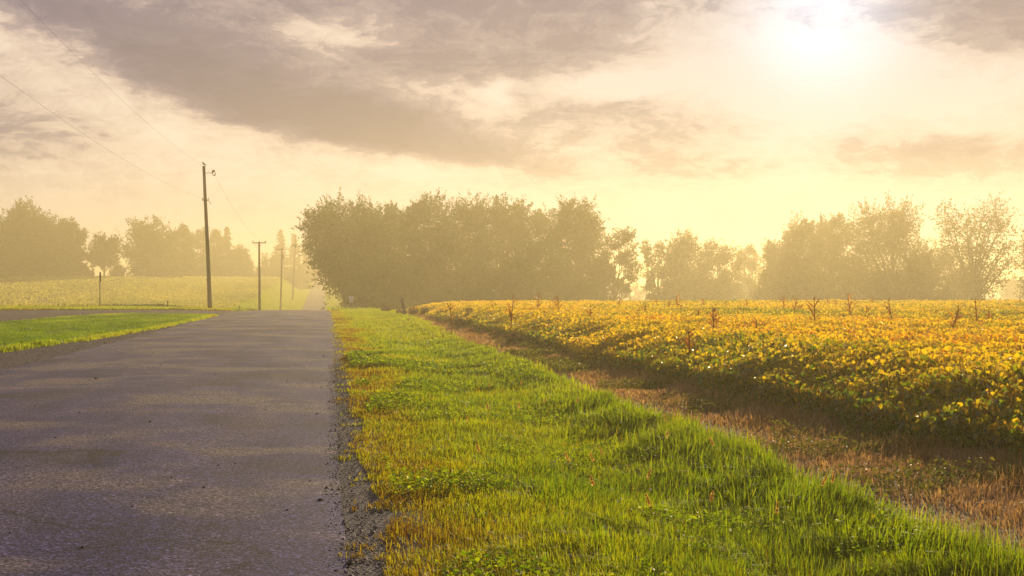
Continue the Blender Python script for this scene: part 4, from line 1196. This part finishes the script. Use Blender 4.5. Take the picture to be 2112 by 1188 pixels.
cloud = total([
    blob(520, 190, 330, 75, 14, .85, pw=1.6), blob(850, 285, 290, 50, 12, .70, pw=1.6), blob(930, 120, 260, 90, 8, .55),
    blob(420, 70, 420, 60, 3, .45), blob(900, 0, 420, 45, 0, .35), blob(110, 20, 160, 40, 5, .30), blob(1210, 60, 180, 90, 0, .35),
    blob(90, 260, 170, 100, 10, .22), blob(1330, 255, 260, 75, 4, .42, pw=1.5), blob(1880, 320, 260, 60, 4, .42, pw=1.6), blob(2090, 60, 190, 80, 6, .62, pw=1.4),
    blob(1420, 350, 150, 22, 3, .4), blob(560, 340, 90, 30, 5, .2),
    blob(690, 70, 120, 34, 5, -.55), blob(1260, 168, 170, 26, -6, -.75), blob(1020, 195, 50, 20, -10, -.5), blob(930, 350, 140, 22, 0, -.45), blob(330, 290, 120, 40, 15, -.25), blob(1640, 180, 260, 110, 0, -.6), blob(1900, 200, 220, 50, 4, -.3)])
high = nt.mapr(el, 9, 18, 0, .75, True)
behind = nt.mapr(nt.math('ABSOLUTE', az), 25, 80, 0, .3, True)
band = nt.mapr(el, 1.5, 5.0, 0, 1, True)
detail = nt.math('MULTIPLY', nt.math('SUBTRACT', n1, .5), 1.15)
cv2 = nt.node('ShaderNodeCombineXYZ'); nt.link(nt.math('MULTIPLY', waz, .42), cv2.inputs[0]); nt.link(nt.math('MULTIPLY', wel, 1.15), cv2.inputs[1])
n2, _ = nt.noise(cv2.outputs[0], 1.0, 5, .6)
cv3 = nt.node('ShaderNodeCombineXYZ'); nt.link(nt.math('MULTIPLY', waz, 1.1), cv3.inputs[0]); nt.link(nt.math('MULTIPLY', wel, 2.4), cv3.inputs[1])
n3, _ = nt.noise(cv3.outputs[0], 1.0, 7, .68)
detail = nt.math('ADD', detail, nt.math('MULTIPLY', nt.math('SUBTRACT', n2, .5), .8))
detail = nt.math('ADD', detail, nt.math('MULTIPLY', nt.math('SUBTRACT', n3, .5), .8))
dens = nt.math('ADD', nt.math('ADD', cloud, nt.math('MULTIPLY', detail, band)), nt.math('MAXIMUM', high, nt.math('MULTIPLY', behind, band)))
cl = nt.mapr(dens, -.28, 1.0, 0, 1, False)
K = 1.0 / (SKY_STRENGTH * 2 ** EXPOSURE)
def kc(r_, g_, b_): return (r_ * K, g_ * K, b_ * K)
ccol = nt.ramp(cl, [(0, (.90, .77, .66)), (.22, (.80, .655, .56)), (.36, (.67, .535, .48)), (.47, (.39, .32, .355)), (.68, (.20, .172, .265)), (1, (.125, .118, .21))])
ccol = nt.mix(1.0, ccol, (K, K, K), 'MULTIPLY')
# breaks of clear sky high overhead
ccol = nt.mix(nt.mapr(el, 13, 24, 0, .8, True), ccol, kc(.23, .215, .33))
clear = nt.math('MULTIPLY', nt.mapr(el, 14, 35, 0, .8, True), nt.mapr(n1, .46, .60, 0, 1, True))
col = nt.mix(clear, ccol, sky.outputs[0])
# thin bright veil round the sun
sdir = (math.sin(SUN_AZ) * math.cos(SUN_EL), math.cos(SUN_AZ) * math.cos(SUN_EL), math.sin(SUN_EL))
vd = nt.node('ShaderNodeVectorMath', operation='DOT_PRODUCT'); nt.link(tc.outputs['Generated'], vd.inputs[0]); vd.inputs[1].default_value = sdir
ang = nt.math('MULTIPLY', nt.math('ARCCOSINE', nt.math('MINIMUM', vd.outputs['Value'], 1.0)), DEG)
g1 = nt.math('EXPONENT', nt.math('MULTIPLY', nt.math('POWER', nt.math('MULTIPLY', ang, 1 / 3.0), 2.4), -1.0))
g2 = nt.math('EXPONENT', nt.math('MULTIPLY', ang, -1 / 7.0))
near_sun = nt.math('EXPONENT', nt.math('MULTIPLY', nt.math('POWER', nt.math('MULTIPLY', ang, 1 / 17.0), 2.0), -1.0))
col = nt.mix(1.0, col, nt.mix(near_sun, (1, 1, 1), (.64, .72, .92)), 'MULTIPLY')
glow1 = nt.mix(1.0, kc(.30, .40, .55), nt.math('MULTIPLY', g1, 1.0), 'MULTIPLY')
glow2 = nt.mix(1.0, kc(.0, .03, .08), g2, 'MULTIPLY')
col = nt.mix(1.0, nt.mix(1.0, col, glow1, 'ADD'), glow2, 'ADD')
nt.link(col, bg.inputs[0])

# ------------------------------------------------------------------ sun
L = bpy.data.lights.new('sun', 'SUN'); L.energy = SUN_STRENGTH; L.angle = R(.5); L.color = (1.0, .79, .46)
lo_ = bpy.data.objects.new('sun', L); COL.objects.link(lo_)
lo_.rotation_euler = Vector((-sdir[0], -sdir[1], -sdir[2])).to_track_quat('-Z', 'Y').to_euler(); lo_.location = (60, 200, 60)

# ------------------------------------------------------------------ camera and render settings
cam = bpy.data.cameras.new('camera'); cam.lens = 50; cam.sensor_width = 36; cam.clip_end = 9000; cam.clip_start = .05
co = bpy.data.objects.new('camera', cam); COL.objects.link(co); co.location = (0, 0, EYE); co.rotation_euler = (R(90), 0, 0)
scene.camera = co
scene.render.engine = 'CYCLES'
cy = scene.cycles
cy.max_bounces = 6; cy.diffuse_bounces = 3; cy.glossy_bounces = 2; cy.transmission_bounces = 4; cy.volume_bounces = 1; cy.transparent_max_bounces = 6
cy.sample_clamp_indirect = 6.0; cy.caustics_reflective = False; cy.caustics_refractive = False
cy.use_denoising = True
try: cy.denoiser = 'OPENIMAGEDENOISE'
except Exception: pass
scene.view_settings.view_transform = 'Standard'; scene.view_settings.look = 'None'; scene.view_settings.exposure = EXPOSURE; scene.view_settings.gamma = 1.0
